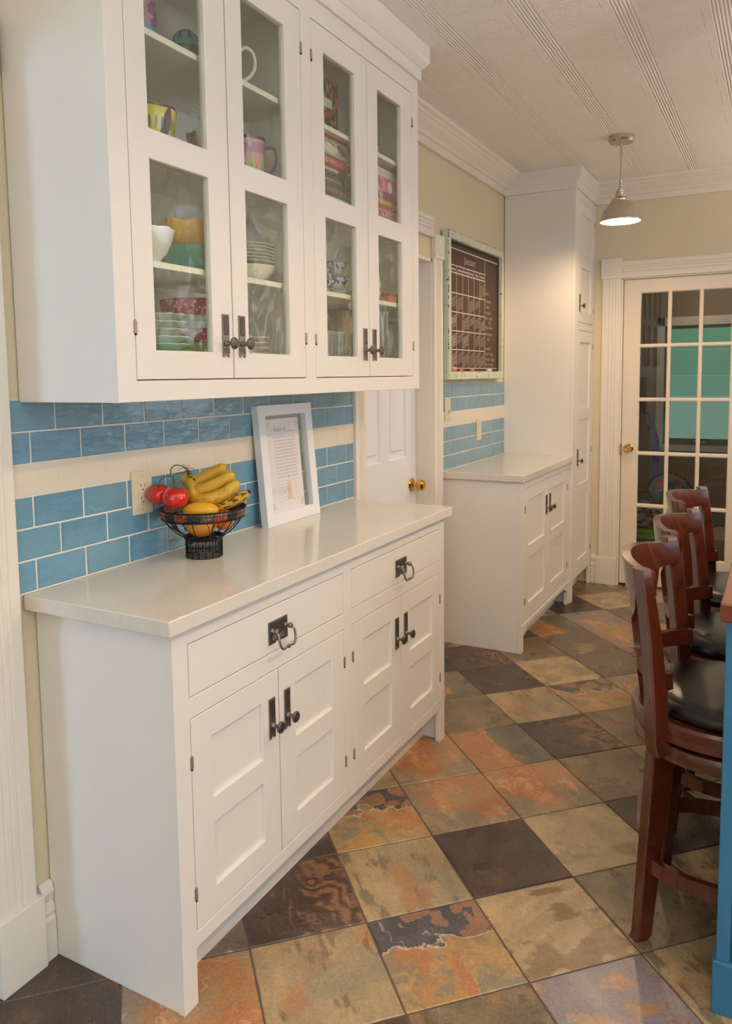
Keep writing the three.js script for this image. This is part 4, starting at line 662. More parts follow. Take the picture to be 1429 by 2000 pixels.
  const beads = dataTex(512, 64, (u, v) => { const seg = Math.floor(u * 20), cell = hash(Math.floor(u * 200), Math.floor(v * 9), 3), gap = (Math.abs(((u * 200) % 1) - 0.5) > 0.36 || Math.abs(((v * 9) % 1) - 0.5) > 0.38) ? 0.35 : 1; const base = seg % 3 === 0 ? [176, 74, 34] : seg % 3 === 1 ? [40, 30, 28] : [118, 96, 72]; return base.map((c) => c * gap * (0.6 + cell * 0.7)); }, true);
  put0('bead_band', lathe([[0.1115, 0.1115], [0.1155, 0.118], [0.1176, 0.128], [0.1175, 0.137], [0.1155, 0.136], [0.1155, 0.128], [0.1137, 0.119], [0.1105, 0.113], [0.1115, 0.1115]], 64), std('#ffffff', 0.4, { map: beads, bumpMap: dataTex(512, 64, (u, v) => Math.abs(Math.sin(u * 200 * Math.PI)) * Math.abs(Math.sin(v * 9 * Math.PI)), false), bumpScale: 0.001 }));
}
{
  // tomatoes on the vine
  const skin = phys('#c8160f', 0.2, { clearcoat: 0.5, clearcoatRoughness: 0.08 }), green = std('#56652c', 0.7);
  const tomato = (r) => { const g = new THREE.SphereGeometry(r, 40, 28), p = g.attributes.position; for (let i = 0; i < p.count; i++) { let x = p.getX(i), y = p.getY(i), z = p.getZ(i); const a = Math.atan2(z, x), q = Math.hypot(x, z) / r; const f = 1 + 0.025 * Math.cos(a * 5) * (y > 0 ? 1 : 0.5); y *= 0.88; if (y > 0) y -= 0.011 * r / 0.033 * Math.exp(-q * q * 9); p.setXYZ(i, x * f, y, z * f); } g.computeVertexNormals(); return g; };
  const star = (r) => [0, 1, 2, 3, 4].map((k) => { const a = k * 1.2566; return tube([new THREE.Vector3(0, 0.0, 0), new THREE.Vector3(Math.cos(a) * r * 0.35, 0.003, Math.sin(a) * r * 0.35), new THREE.Vector3(Math.cos(a) * r * 0.7, 0.001 + 0.006 * (k % 2), Math.sin(a) * r * 0.7)], 0.0011, 8, 5); });
  const mk = (s, h, t, r, label, tilt) => { const [x, y, d] = at(s, h, t); const o = thing('tomato', [x, y - r, d], label, 'tomato', null); const m4 = new THREE.Matrix4().makeRotationFromEuler(new THREE.Euler(...tilt)); part('flesh', tomato(r).applyMatrix4(m4).translate(x, y, -d), skin, o); part('calyx', star(r).map((q) => q.translate(0, r * 0.68, 0).applyMatrix4(m4).translate(x, y, -d)), green, o); return o; };
  mk(-0.112, 1.08, -0.03, 0.0325, 'red tomato on the left edge of the fruit bowl, nearest the socket', [0.1, 0.3, -0.1]);
  mk(-0.06, 1.075, -0.062, 0.0355, 'red tomato in front, between the other tomato and the bananas', [0.35, 1.1, -0.35]);
  const P = (s, h, t) => { const [x, y, d] = at(s, h, t); return V(x, y, d); };
  const vine = thing('tomato_vine', at(-0.08, 1.085, -0.02), 'curling green vine joining the two tomatoes', 'vine');
  part('stem', [tube([P(-0.112, 1.102, -0.035), P(-0.106, 1.118, -0.03), P(-0.092, 1.128, -0.022), P(-0.078, 1.126, -0.02), P(-0.07, 1.114, -0.03), P(-0.066, 1.098, -0.05)], 0.002, 24, 6), tube([P(-0.08, 1.127, -0.02), P(-0.082, 1.142, -0.016), P(-0.073, 1.155, -0.01), P(-0.056, 1.154, -0.004), P(-0.04, 1.145, 0)], 0.0018, 24, 6), tube([P(-0.076, 1.125, -0.02), P(-0.062, 1.134, -0.015), P(-0.045, 1.136, -0.008)], 0.0016, 14, 6)], green, vine);
  part('dried_sepals', [0, 1, 2, 3, 4, 5].map((k) => tube([P(-0.042, 1.144, -0.002), P(-0.042 + 0.012 * Math.cos(k), 1.147 + 0.01 * Math.sin(k * 1.05), -0.004 + 0.004 * k), P(-0.04 + 0.024 * Math.cos(k + 0.3), 1.142 + 0.014 * Math.sin(k * 1.05), -0.002)], 0.0007, 8, 4)), std('#3c4424', 0.8), vine);
  // bananas: a bent sweep with five soft ridges, green-brown stalk and dark tip
  const peel = (spots, s) => dataTex(256, 128, (u, v) => { const n = fbm(u * 10, v * 14, s, 4), k = sstep(0.70 - spots * 0.12, 0.74 - spots * 0.12, fbm(u * 26, v * 22, s + 3, 3)); let c = mixc([206, 160, 44], [222, 180, 66], n); c = mixc(c, [176, 156, 48], sstep(0.25, 0.0, v) * 0.6 + sstep(0.85, 1, v) * 0.5); return mixc(c, [70, 42, 20], k * spots); }, true);
  const banana = (label, pts, r, spots, s) => {
    const curve = new THREE.CatmullRomCurve3(pts.map((p) => P(...p))), N = 28, R = 15, pos = [], uv = [], idx = [], fr = curve.computeFrenetFrames(N, false);
    for (let i = 0; i <= N; i++) { const t = i / N, c = curve.getPointAt(t); const k = t < 0.14 ? 0.32 + 0.68 * sstep(0.05, 0.2, t) : t > 0.92 ? 0.2 + 0.8 * Math.sqrt(clamp((1 - t) / 0.08)) : 1; const q = r * (t < 0.14 ? 0.32 + 0.55 * sstep(0.03, 0.14, t) : k * (0.9 + 0.1 * Math.sin((t - 0.14) / 0.76 * Math.PI))); for (let j = 0; j <= R; j++) { const a = j / R * Math.PI * 2, e = 1 + 0.055 * Math.cos(a * 5); const o = fr.normals[i].clone().multiplyScalar(Math.cos(a) * q * e).addScaledVector(fr.binormals[i], Math.sin(a) * q * e); pos.push(c.x + o.x, c.y + o.y, c.z + o.z); uv.push(j / R, t); } }
    for (let i = 0; i < N; i++) for (let j = 0; j < R; j++) { const a = i * (R + 1) + j, b = a + R + 1; idx.push(a, b, a + 1, b, b + 1, a + 1); }
    const g = new THREE.BufferGeometry(); g.setAttribute('position', new THREE.Float32BufferAttribute(pos, 3)); g.setAttribute('uv', new THREE.Float32BufferAttribute(uv, 2)); g.setIndex(idx); g.computeVertexNormals();
    const m = curve.getPointAt(0.5), o = thing('banana', [m.x, m.y - r, -m.z], label, 'banana', 'bananas in the fruit bowl');
    part('peel', g, phys('#ffffff', 0.42, { map: peel(spots, s) }), o);
    const e = curve.getPointAt(1), tg = curve.getTangentAt(1), e0 = curve.getPointAt(0);
    part('tip', new THREE.SphereGeometry(r * (spots > 0.9 ? 0.36 : 0.2), 12, 8).translate(e.x - tg.x * 0.001, e.y - tg.y * 0.001, e.z - tg.z * 0.001), std(spots > 0.9 ? '#3a2a18' : '#8a6a2c', 0.8), o); part('stalk', new THREE.SphereGeometry(r * 0.36, 12, 8).translate(e0.x, e0.y, e0.z), std('#4c4320', 0.8), o);
    return o;
  };
  banana('banana at the back of the bunch, its upper end highest', [[-0.05, 1.13, 0.05], [-0.055, 1.106, 0.05], [-0.022, 1.105, 0.05], [0.02, 1.126, 0.05], [0.05, 1.138, 0.045], [0.062, 1.141, 0.04]], 0.0185, 0.0, 11);
  banana('banana second from the back, lying above the front one', [[-0.045, 1.122, 0.042], [-0.03, 1.084, 0.022], [0.0, 1.085, 0.012], [0.045, 1.104, 0.012], [0.075, 1.121, 0.014], [0.087, 1.129, 0.014]], 0.0185, 0.12, 23);
  banana('banana third from the back, yellow, reaching over the rim', [[-0.04, 1.115, 0.034], [-0.018, 1.06, -0.002], [0.015, 1.06, -0.016], [0.06, 1.077, -0.016], [0.09, 1.098, -0.01], [0.1, 1.11, -0.006]], 0.0185, 0.28, 37);
  banana('brown-speckled banana sticking out over the right rim of the bowl', [[-0.03, 1.108, 0.03], [0.0, 1.045, 0.02], [0.03, 1.04, 0.012], [0.075, 1.05, 0.008], [0.112, 1.067, 0.006], [0.128, 1.078, 0.006]], 0.017, 1.0, 49);
  const fruit = (label, name, s, h, t, sx, sy, sz, tex, cat) => { const [x, y, d] = at(s, h, t); return ware(name, new THREE.SphereGeometry(1, 40, 28).scale(sx, sy, sz), tex, [x, y, d], label, cat, null, 0.497); };
  const mt = (a, b, s) => phys('#ffffff', 0.36, { map: dataTex(128, 128, (u, v) => mixc(a, b, sstep(0.3, 0.75, fbm(u * 4, v * 4, s))), true) });
  fruit('smooth yellow mango lying at the front, just above the bead rim', 'mango', 0.004, 1.037, -0.05, 0.049, 0.0225, 0.03, mt([228, 156, 30], [226, 176, 46], 3), 'mango');
  fruit('yellow-orange fruit low in the middle, seen through the wires', 'mango', -0.003, 0.9905, -0.016, 0.042, 0.033, 0.036, mt([214, 138, 40], [220, 156, 60], 8), 'mango');
  fruit('orange and red peach at the lower right, seen through the wires', 'peach', 0.052, 0.9995, 0.014, 0.028, 0.029, 0.028, mt([212, 104, 36], [226, 150, 60], 12), 'peach');
}

// ---------------------------------------------------------------- old window sash used as a chalkboard calendar
{
  const x1 = 0.042, d0 = 2.508, d1 = 3.372, y0 = 1.368, y1 = 2.114, o = thing('chalkboard', [0.02, y0, 2.94], 'chalkboard calendar headed January in a chipped pale green wooden sash', 'chalkboard');
  const chip = dataTex(512, 512, (u, v) => { const n = fbm(u * 26, v * 26, 12, 4), k = sstep(0.78, 0.8, n); let c = mixc([200, 208, 184], [216, 216, 196], fbm(u * 6, v * 6, 9)); return mixc(c, [58, 48, 38], k); }, true);
  metres(chip, 0.5); const chipM = std('#ffffff', 0.6, { map: chip });
  part('frame', boxUV(faceX(holed(rect(d0, d1, y0, y1), [rect(d0 + 0.032, d1 - 0.034, y0 + 0.042, y1 - 0.04)]), x1, 0.04, 0.003)), chipM, o);
  // worn-through paint along the edges
  const worn = []; for (let k = 0; k < 90; k++) { const side = k % 4, t = hash(k, 1, 21), l = 0.004 + hash(k, 2, 21) * 0.012, w = 0.0006 + hash(k, 3, 21) * 0.0012; if (side === 0) worn.push(bx(x1 - 0.004, x1 - 0.0002, y0 + t * (y1 - y0 - l), y0 + t * (y1 - y0 - l) + l, d0 - 0.0003, d0 + w)); else if (side === 1) worn.push(bx(x1 - 0.004, x1 - 0.0002, y1 - w, y1 + 0.0003, d0 + t * 0.84, d0 + t * 0.84 + l)); else if (side === 2) worn.push(bx(x1 - 0.004, x1 - 0.0002, y0 - 0.0003, y0 + w, d0 + t * 0.84, d0 + t * 0.84 + l)); else worn.push(bx(x1 - 0.004, x1 - 0.0002, y0 + t * (y1 - y0 - l), y0 + t * (y1 - y0 - l) + l, d1 - w, d1 + 0.0003)); }
  part('worn_edge', worn, std('#4a4034', 0.9), o).userData.kind = 'stuff';
  const bw = d1 - d0 - 0.07, bh = y1 - y0 - 0.084;
  const board = canvasTex(1024, 860, (g, w, h) => {
    g.fillStyle = '#4d3a30'; g.fillRect(0, 0, w, h);
    for (let i = 0; i < 260; i++) { g.fillStyle = `rgba(190,170,150,${0.008 + hash(i, 1, 3) * 0.012})`; g.beginPath(); g.ellipse(hash(i, 2, 3) * w, hash(i, 3, 3) * h, 60 * hash(i, 4, 3), 26 * hash(i, 5, 3), i, 0, 7); g.fill(); }
    const gx = 735, top = 205, line = (x0, y0_, x1_, y1_, lw) => { g.lineWidth = lw; g.strokeStyle = '#d9d4c8'; g.beginPath(); g.moveTo(x0, y0_); g.lineTo(x1_, y1_); g.stroke(); };
    line(0, 40, w, 40, 7); line(gx, 40, gx, h - 28, 5); line(0, 150, gx, 150, 6); line(0, 198, gx, 198, 7); line(0, h - 26, w, h - 26, 5);
    const cw = gx / 6.6, xs = [0]; for (let k = 0; k < 7; k++) xs.push(cw * 0.6 + k * cw); for (let k = 1; k < 7; k++) line(xs[k], 150, xs[k], h - 28, 4);
    for (let r = 1; r < 5; r++) line(0, top + r * 126, gx, top + r * 126, 6);
    g.fillStyle = '#e4e0d6'; g.font = 'bold 20px sans-serif'; g.textAlign = 'center'; ['Sunday', 'Monday', 'Tuesday', 'Wednesday', 'Thursday', 'Friday', 'Saturday'].forEach((t, k) => g.fillText(t, (xs[k] + xs[k + 1]) / 2, 182, cw - 8));
    g.fillStyle = '#b9aea2'; g.font = '58px serif'; g.fillText('January', 430, 118);
    const scrib = (x, y, ww, hh, col, s) => { g.strokeStyle = col; g.lineWidth = 2.6; g.beginPath(); for (let k = 0; k < hh; k += 17) { for (let q = 0; q < ww - 8; q += 9) { g.moveTo(x + q, y + k + 6 - q * 0.32 + hash(q, k, s) * 6); g.lineTo(x + q + 5, y + k - 8 - q * 0.32 + hash(q, k, s + 1) * 8); } } g.stroke(); };
    const hatch = (x, y, ww, hh, s) => { g.strokeStyle = 'rgba(196,182,168,0.75)'; g.lineWidth = 4; g.beginPath(); for (let k = 0; k < 7; k++) { g.moveTo(x + 4, y + hh - k * hh / 8); g.lineTo(x + ww - 8, y + hh - 34 - k * hh / 8 + hash(k, s, 3) * 8); } g.stroke(); };
    let day = 1; for (let r = 0; r < 5; r++) for (let c = 0; c < 7; c++) { if (r === 0 && c < 6) continue; if (day > 31) break; const x = xs[c] + 6, y = top + r * 126; g.fillStyle = day % 3 ? '#c9958a' : '#cbbfb2'; g.font = '22px serif'; g.textAlign = 'left'; g.fillText(String(day), x + 3, y + 26); day++; const k = hash(r, c, 15); if (k > 0.3) scrib(x + 10, y + 44, cw - 22, 30 + k * 44, 'rgba(206,196,182,0.85)', r * 9 + c); if (r >= 2 && (c === 1 || c === 3 || (c === 6 && r !== 3)) && r < 5) hatch(x, y + 32, cw - 8, 86, r * 7 + c); }
    g.fillStyle = '#c4b8aa'; g.font = '28px serif'; g.textAlign = 'left';
    [['Feb 1', 300], ['Tuesdays', 356], ['7:30-9', 398], ['1-9:30-45', 440], ['Feb 2 - Mon', 478], ['mtg', 506, 70], ['Feb 3 - Tues', 548], ['the Parents', 596], ['4:15', 636, 40], ['no school', 702], ['Jan 27 - open', 742], ['Feb 16 - holiday', 784], ['Mar 10 - hair', 822]].forEach(([t, y, o2]) => g.fillText(t, gx + 14 + (o2 || 0), y - 6, 240 - (o2 || 0)));
  });
  part('slate', bx(0.008, 0.013, y0 + 0.03, y1 - 0.03, d0 + 0.03, d1 - 0.03), std('#3d2e26', 0.7), o);
  part('chalk_writing', new THREE.PlaneGeometry(bw, bh).rotateY(Math.PI / 2).translate(0.0134, (y0 + y1) / 2 - 0.002, -(d0 + d1) / 2), std('#ffffff', 0.75, { map: board }), o);
  part('glazing_edge', faceX(holed(rect(d0 + 0.03, d1 - 0.032, y0 + 0.04, y1 - 0.038), [rect(d0 + 0.038, d1 - 0.04, y0 + 0.046, y1 - 0.048)]), 0.02, 0.007), std('#3a332b', 0.8), o);
  const chalk = (d, l, r, color, label) => ware('chalk', new THREE.CylinderGeometry(r * 0.9, r, l, 16).rotateX(Math.PI / 2).translate(0, r, 0), std(color, 0.9), [0.03, y0 + 0.0425, d], label, 'chalk');
  chalk(2.588, 0.06, 0.012, '#d99a86', 'fat stub of salmon chalk at the left end of the sash ledge');
  chalk(2.7, 0.04, 0.0065, '#cf7a70', 'small pink chalk stub second from the left on the ledge'); chalk(2.86, 0.052, 0.007, '#d08074', 'pink chalk stub in the middle of the sash ledge'); chalk(3.14, 0.07, 0.0065, '#e8dfd0', 'white chalk stick at the right of the sash ledge');
}

// ---------------------------------------------------------------- lamps
const glow = (c, k) => new THREE.MeshStandardMaterial({ color: '#ffffff', emissive: c, emissiveIntensity: k, roughness: 0.6 });
{
  const y0 = 2.163, mk = () => {
    const o = thing('pendant_lamp', [0, y0, 0], '', 'lamp');
    const P = (n, g, m, l) => part(n, [].concat(g), m, o, l);
    const inner = [[0.1005, 0.0], [0.094, 0.018], [0.085, 0.047], [0.0587, 0.08], [0.0437, 0.1], [0.04, 0.106], [0.02, 0.125], [0, 0.126]];
    P('shade', smooth(lathe([[0.099, 0.001], [0.1035, 0], [0.1045, 0.004], [0.1, 0.012], [0.096, 0.022], [0.088, 0.05], [0.062, 0.082], [0.0475, 0.102], [0.0485, 0.108], [0.045, 0.112], [0.034, 0.118], [0.0285, 0.124], [0.0285, 0.13], [0.025, 0.136], [0.0265, 0.142], [0.021, 0.146], [0.023, 0.154], [0.016, 0.158], [0.0, 0.16]], 56).translate(0, y0, 0), 0.5), M.nickel);
    P('reflector', lathe(inner.map(([r, y]) => [Math.max(0, r - 0.0015), y + 0.0005]), 48).translate(0, y0, 0), std('#f6efe2', 0.5));
    P('diffuser', lathe([[0, -0.004], [0.05, -0.003], [0.085, 0.0], [0.098, 0.004], [0.088, 0.028], [0.05, 0.07], [0, 0.085]], 40).translate(0, y0, 0), glow(new THREE.Color(1, 0.93, 0.8), 4));
    P('swivel', [smooth(lathe([[0, 0.158], [0.012, 0.158], [0.013, 0.166], [0.008, 0.172], [0.01, 0.18], [0.01, 0.186], [0.007, 0.192], [0.009, 0.2], [0.009, 0.206], [0.006, 0.212], [0, 0.213]], 24)).translate(0, y0, 0)], M.nickel);
    P('rod', [cyl(0.005, 0.005, 0.335, 16).translate(0, y0 + 0.377, 0), cyl(0.0068, 0.0068, 0.03, 16).translate(0, y0 + 0.375, 0).translate(0, 0.0, 0), cyl(0.0075, 0.0075, 0.034, 16).translate(0, y0 + 0.362 + 0.0, 0)].slice(0, 1).concat([cyl(0.0072, 0.0072, 0.036, 16).translate(0, 2.512, 0)]), M.nickel);
    P('canopy', smooth(lathe([[0, 2.552], [0.03, 2.552], [0.056, 2.554], [0.06, 2.56], [0.0645, 2.566], [0.0645, CEIL - 0.0005], [0, CEIL - 0.0005]], 48), 0.5), M.nickel);
    return o;
  };
  const p = mk(); p.position.set(0.76, y0, -3.055); p.userData.label = 'brushed nickel bell pendant lamp hanging lit before the far wall';
  const spots = [[0.76, 3.055, p]];
  [[1.95, 0.95, 'unseen bell pendant over the near end of the island, placed to light the cabinets'], [1.95, 2.05, 'unseen bell pendant over the far end of the island, placed to light the cabinets']].forEach(([x, d, l]) => { const c = p.clone(); c.name = numbered('pendant_lamp'); c.position.set(x, y0, -d); c.userData = { ...p.userData, label: l }; scene.add(c); spots.push([x, d, c]); });  // both out of view, placed for warm light on the cabinets
  for (const [x, d] of spots) { const l = new THREE.PointLight(...lit(x < 1 ? 'pendant' : 'unseenIslandPendants')); l.position.set(x, y0 + 0.033, -d); l.castShadow = true; l.shadow.radius = 1.4; scene.add(l); }
}
{
  let c0 = null;
  const unseenCans = [[1.22, 0.33], [1.3, -1.35], [2.9, -0.6], [3.0, 1.6], [3.0, 3.2]];  // all out of view, placed to light the wall cabinet and the room
  unseenCans.forEach(([x, d], i) => {
    let o; const lab = 'unseen recessed ceiling light ' + ['nearest the wall cabinet', 'over the near end of the room', 'by the sink window', 'right of the island', 'in the far right corner'][i];
    if (!c0) {
      o = c0 = thing('unseen_recessed_light', [x, CEIL - 0.012, d], lab, 'ceiling light');
      part('trim_ring', lathe([[0.07, CEIL - 0.008], [0.072, CEIL - 0.012], [0.095, CEIL - 0.01], [0.097, CEIL - 0.0005], [0.07, CEIL - 0.0005]], 40).translate(x, 0, -d), M.white, o);
      part('lens', cyl(0.07, 0.07, 0.003, 36).translate(x, CEIL - 0.004, -d), glow(new THREE.Color(1, 0.9, 0.75), 1.6), o);
    } else { o = c0.clone(); o.name = numbered('unseen_recessed_light'); o.position.set(x, CEIL - 0.012, -d); o.userData = { ...c0.userData, label: lab }; scene.add(o); }
    const l = new THREE.SpotLight(...lit(i ? 'unseenCans' : 'unseenCabinetCan', i === 1 ? 0.3 : 1), 0, 1.06, 0.3); l.position.set(x, CEIL - 0.02, -d); l.target.position.set(x, 0, -d); l.castShadow = true; l.shadow.radius = 2.2; scene.add(l, l.target);
  });
}

{
  // added fill uplighters, out of view, brightening the ceiling and its bounce
  let f0 = null;
  [[2.7, 3.45, 'added fill uplighter beyond the far end of the island, out of view'], [1.9, -2.0, 'added fill uplighter behind the camera, out of view'], [2.85, 0.05, 'added fill uplighter between the island and the sink window, out of view']].forEach(([x, d, label]) => {
    let o;
    if (!f0) {
      o = f0 = thing('added_fill_lamp', [0, 0, 0], label, 'lamp');
      part('base', lathe([[0, 0], [0.14, 0], [0.14, 0.015], [0.03, 0.03], [0, 0.03]], 32), M.pewter, o); part('pole', cyl(0.012, 0.012, 1.65, 14).translate(0, 0.85, 0), M.pewter, o);
      part('shade', lathe([[0.02, 1.67], [0.08, 1.685], [0.15, 1.74], [0.17, 1.8], [0.172, 1.802], [0.166, 1.802], [0.146, 1.745], [0.078, 1.691], [0.02, 1.676]], 40), M.white, o);
      part('bulb', new THREE.SphereGeometry(0.04, 20, 14).translate(0, 1.735, 0), glow(new THREE.Color(1, 0.9, 0.75), 1.6), o);
    } else { o = f0.clone(); o.name = numbered('added_fill_lamp'); o.userData = { ...f0.userData, label }; scene.add(o); }
    o.position.set(x, 0, -d);
    const l = new THREE.PointLight(...lit('addedFillLamps', d > 3 ? 0.45 : d > -1 ? 1.5 : 1.1)); l.position.set(x, 1.735, -d); l.castShadow = true; l.shadow.radius = 2; scene.add(l);
  });
}

// ---------------------------------------------------------------- island and stools
const wood = (a, b, s) => dataTex(256, 512, (u, v) => { const g = fbm(u * 38 + fbm(u * 4, v * 2, s, 3) * 4, v * 3.2, s, 4), f = fbm(u * 120, v * 9, s + 3, 2); let c = mixc(a, b, g); return c.map((q) => q * (0.92 + 0.16 * f)); }, true);
{
  const blue = std('#2f7096', 0.42), o = thing('kitchen_island', [2.0, 0, 1.9], 'blue painted island whose panelled end stands at the right edge, under the red-brown wood top', 'island');
  part('end_panel', [bx(1.435, 1.4625, 0, 0.878, 0.6, 0.645, 0.0015), bx(2.46, 2.5, 0, 0.878, 0.6, 0.645, 0.0015), bx(1.4625, 2.46, 0.78, 0.878, 0.6, 0.645, 0.0015), bx(1.46, 2.47, 0.0, 0.8, 0.611, 0.643), bx(1.465, 1.47, 0.1, 0.79, 0.604, 0.615, 0.001)], blue, o);
  part('plinth', bx(1.4285, 2.506, 0, 0.121, 0.594, 0.652, 0.003), blue, o);
  part('carcass', bx(1.8, 2.48, 0.09, 0.877, 0.645, 3.0), blue, o);
  part('toe_board', bx(1.86, 2.42, 0, 0.09, 0.66, 2.95), std('#1f4055', 0.6), o);
  const wt = wood([88, 34, 18], [142, 66, 36], 5); metres(wt, 0.35, 0.7);
  single('island_top', boxUV(bx(1.4235, 2.55, 0.8785, 0.9185, 0.578, 3.06, 0.004)), phys('#ffffff', 0.22, { map: wt, clearcoat: 0.5, clearcoatRoughness: 0.12 }), 'red-brown wooden top of the blue island, its corner at the right edge', 'worktop');
}
{
  const wt = wood([58, 22, 12], [104, 48, 26], 15); metres(wt, 0.22, 0.5);
  const wm = phys('#ffffff', 0.26, { map: wt, clearcoat: 0.6, clearcoatRoughness: 0.14 });
  const leather = phys('#0f0c0a', 0.3, { bumpMap: metres(dataTex(128, 128, (u, v) => fbm(u * 40, v * 40, 8, 2, 40, 40), false), 0.12), bumpScale: 0.0004, clearcoat: 0.25, clearcoatRoughness: 0.3 });
  const cylUV = (g) => { g = norm(g); const p = g.attributes.position, u = g.attributes.uv; for (let i = 0; i < p.count; i++) u.setXY(i, p.getY(i), Math.atan2(p.getZ(i), p.getX(i)) * 0.22); return g; };
  const longUV = (g) => { g = norm(g); const p = g.attributes.position, u = g.attributes.uv; for (let i = 0; i < p.count; i++) u.setXY(i, p.getX(i) + p.getZ(i), p.getY(i)); return g; };
  // loft of rectangles [cx, y, cz, half width (tangential), half depth (radial), angle]
  function loft(secs, round = 0.0) {
    const pos = [], ring = ([cx, y, cz, hw, hd, a]) => { const c = Math.cos(a), s = Math.sin(a), k = 0.004; return [[-hd, -hw + k], [-hd + k, -hw], [hd - k, -hw], [hd, -hw + k], [hd, hw - k], [hd - k, hw], [-hd + k, hw], [-hd, hw - k]].map(([r, t]) => [cx + r * c - t * s, y, cz + r * s + t * c]); };
    const R = secs.map(ring), tri = (...v) => v.forEach((q) => pos.push(...q)), n = 8;
    for (let i = 0; i + 1 < R.length; i++) for (let j = 0; j < n; j++) { const k = (j + 1) % n; tri(R[i][j], R[i + 1][j], R[i + 1][k]); tri(R[i][j], R[i + 1][k], R[i][k]); }
    for (const [q, f] of [[R[0], 0], [R[R.length - 1], 1]]) for (let j = 1; j + 1 < n; j++) f ? tri(q[0], q[j + 1], q[j]) : tri(q[0], q[j], q[j + 1]);
    const g = new THREE.BufferGeometry(); g.setAttribute('position', new THREE.Float32BufferAttribute(pos, 3)); g.computeVertexNormals(); return smooth(norm(g), 0.5);
  }
  // curved board: arc of radius R about (cx, 0), angle a0..a1, heights y0(a)..y1(a), lean moves the top outwards
  function arcBoard(cx, R, th, a0, a1, y0, y1, lean = 0, N = 24, M2 = 4) {
    const f = (k, j, side) => { const t = k / N, a = a0 + (a1 - a0) * t, lo = typeof y0 === 'function' ? y0(t) : y0, hi = typeof y1 === 'function' ? y1(t) : y1, y = lo + (hi - lo) * j / M2, r = R + lean * (y - 0.7) + (side ? th : 0); return [cx + r * Math.cos(a), y, r * Math.sin(a)]; };
    const pos = [], tri = (...v) => v.forEach((q) => pos.push(...q)), quad = (a, b, c, d) => { tri(a, b, c); tri(a, c, d); };
    for (let k = 0; k < N; k++) { for (let j = 0; j < M2; j++) { quad(f(k, j, 0), f(k + 1, j, 0), f(k + 1, j + 1, 0), f(k, j + 1, 0)); quad(f(k, j, 1), f(k, j + 1, 1), f(k + 1, j + 1, 1), f(k + 1, j, 1)); } quad(f(k, M2, 0), f(k + 1, M2, 0), f(k + 1, M2, 1), f(k, M2, 1)); quad(f(k, 0, 0), f(k, 0, 1), f(k + 1, 0, 1), f(k + 1, 0, 0)); }
    for (const k of [0, N]) for (let j = 0; j < M2; j++) quad(f(k, j, 0), f(k, j + 1, 0), f(k, j + 1, 1), f(k, j, 1));
    const g = new THREE.BufferGeometry(); g.setAttribute('position', new THREE.Float32BufferAttribute(pos, 3)); g.computeVertexNormals(); return smooth(g, 0.6);
  }
  // ribbon on the same arc: centre angle and height per step, half width in angle
  function ribbon(cx, R, th, path, hw, lean) { const N = 24; const c = new THREE.CatmullRomCurve3(path.map(([a, y]) => new THREE.Vector3(a, y, 0)));
    const pos = [], tri = (...v) => v.forEach((q) => pos.push(...q)), quad = (a, b, cc, d) => { tri(a, b, cc); tri(a, cc, d); };
    const f = (k, s, side) => { const p = c.getPoint(k / N), a = p.x + s * hw, r = R + lean * (p.y - 0.7) + (side ? th : 0); return [cx + r * Math.cos(a), p.y, r * Math.sin(a)]; };
    for (let k = 0; k < N; k++) { quad(f(k, -1, 0), f(k, 1, 0), f(k + 1, 1, 0), f(k + 1, -1, 0)); quad(f(k, -1, 1), f(k + 1, -1, 1), f(k + 1, 1, 1), f(k, 1, 1)); for (const s of [-1, 1]) quad(f(k, s, 0), f(k + 1, s, 0), f(k + 1, s, 1), f(k, s, 1)); }
    const g = new THREE.BufferGeometry(); g.setAttribute('position', new THREE.Float32BufferAttribute(pos, 3)); g.computeVertexNormals(); return smooth(g, 0.6); }
  const s0 = thing('bar_stool', [0, 0, 0], '', 'stool', 'swivel bar stools at the island');
  part('base_ring', cylUV(lathe([[0.14, 0.484], [0.205, 0.48], [0.212, 0.484], [0.214, 0.5], [0.212, 0.518], [0.205, 0.522], [0.14, 0.522], [0.14, 0.484]], 64)), wm, s0);
  part('swivel_plate', cyl(0.12, 0.12, 0.012, 32).translate(0, 0.526, 0), M.black, s0);
  part('seat_frame', cylUV(smooth(lathe([[0.05, 0.53], [0.212, 0.53], [0.22, 0.535], [0.222, 0.55], [0.22, 0.574], [0.213, 0.58], [0.185, 0.58], [0.18, 0.565], [0.05, 0.562], [0.05, 0.53]], 64), 0.7)), wm, s0);
  part('seat_cushion', boxUV(smooth(lathe([[0, 0.575], [0.18, 0.575], [0.196, 0.582], [0.2015, 0.594], [0.199, 0.606], [0.187, 0.617], [0.165, 0.624], [0.11, 0.63], [0, 0.632]], 64), 1.2)).translate(0.012, 0, 0), leather, s0, 'black leather seat cushion');
  for (const sx of [-1, 1]) for (const sz of [-1, 1]) { const a = Math.atan2(sz, sx); part('leg', longUV(loft([[sx * 0.166, 0, sz * 0.158, 0.0155, 0.0185, a], [sx * 0.16, 0.012, sz * 0.152, 0.0165, 0.0205, a], [sx * 0.145, 0.25, sz * 0.138, 0.017, 0.026, a], [sx * 0.128, 0.487, sz * 0.122, 0.018, 0.034, a]])), wm, s0); }
  for (const k of [0, 1, 2, 3]) { const a = k * Math.PI / 2, hi = k === 2 ? 0.27 : k % 2 ? 0.195 : 0.24; part('footrest', longUV(arcBoard(-0.075, 0.258, 0.017, -0.66, 0.66, hi - 0.018, hi + 0.018, 0).rotateY(a)), wm, s0); }
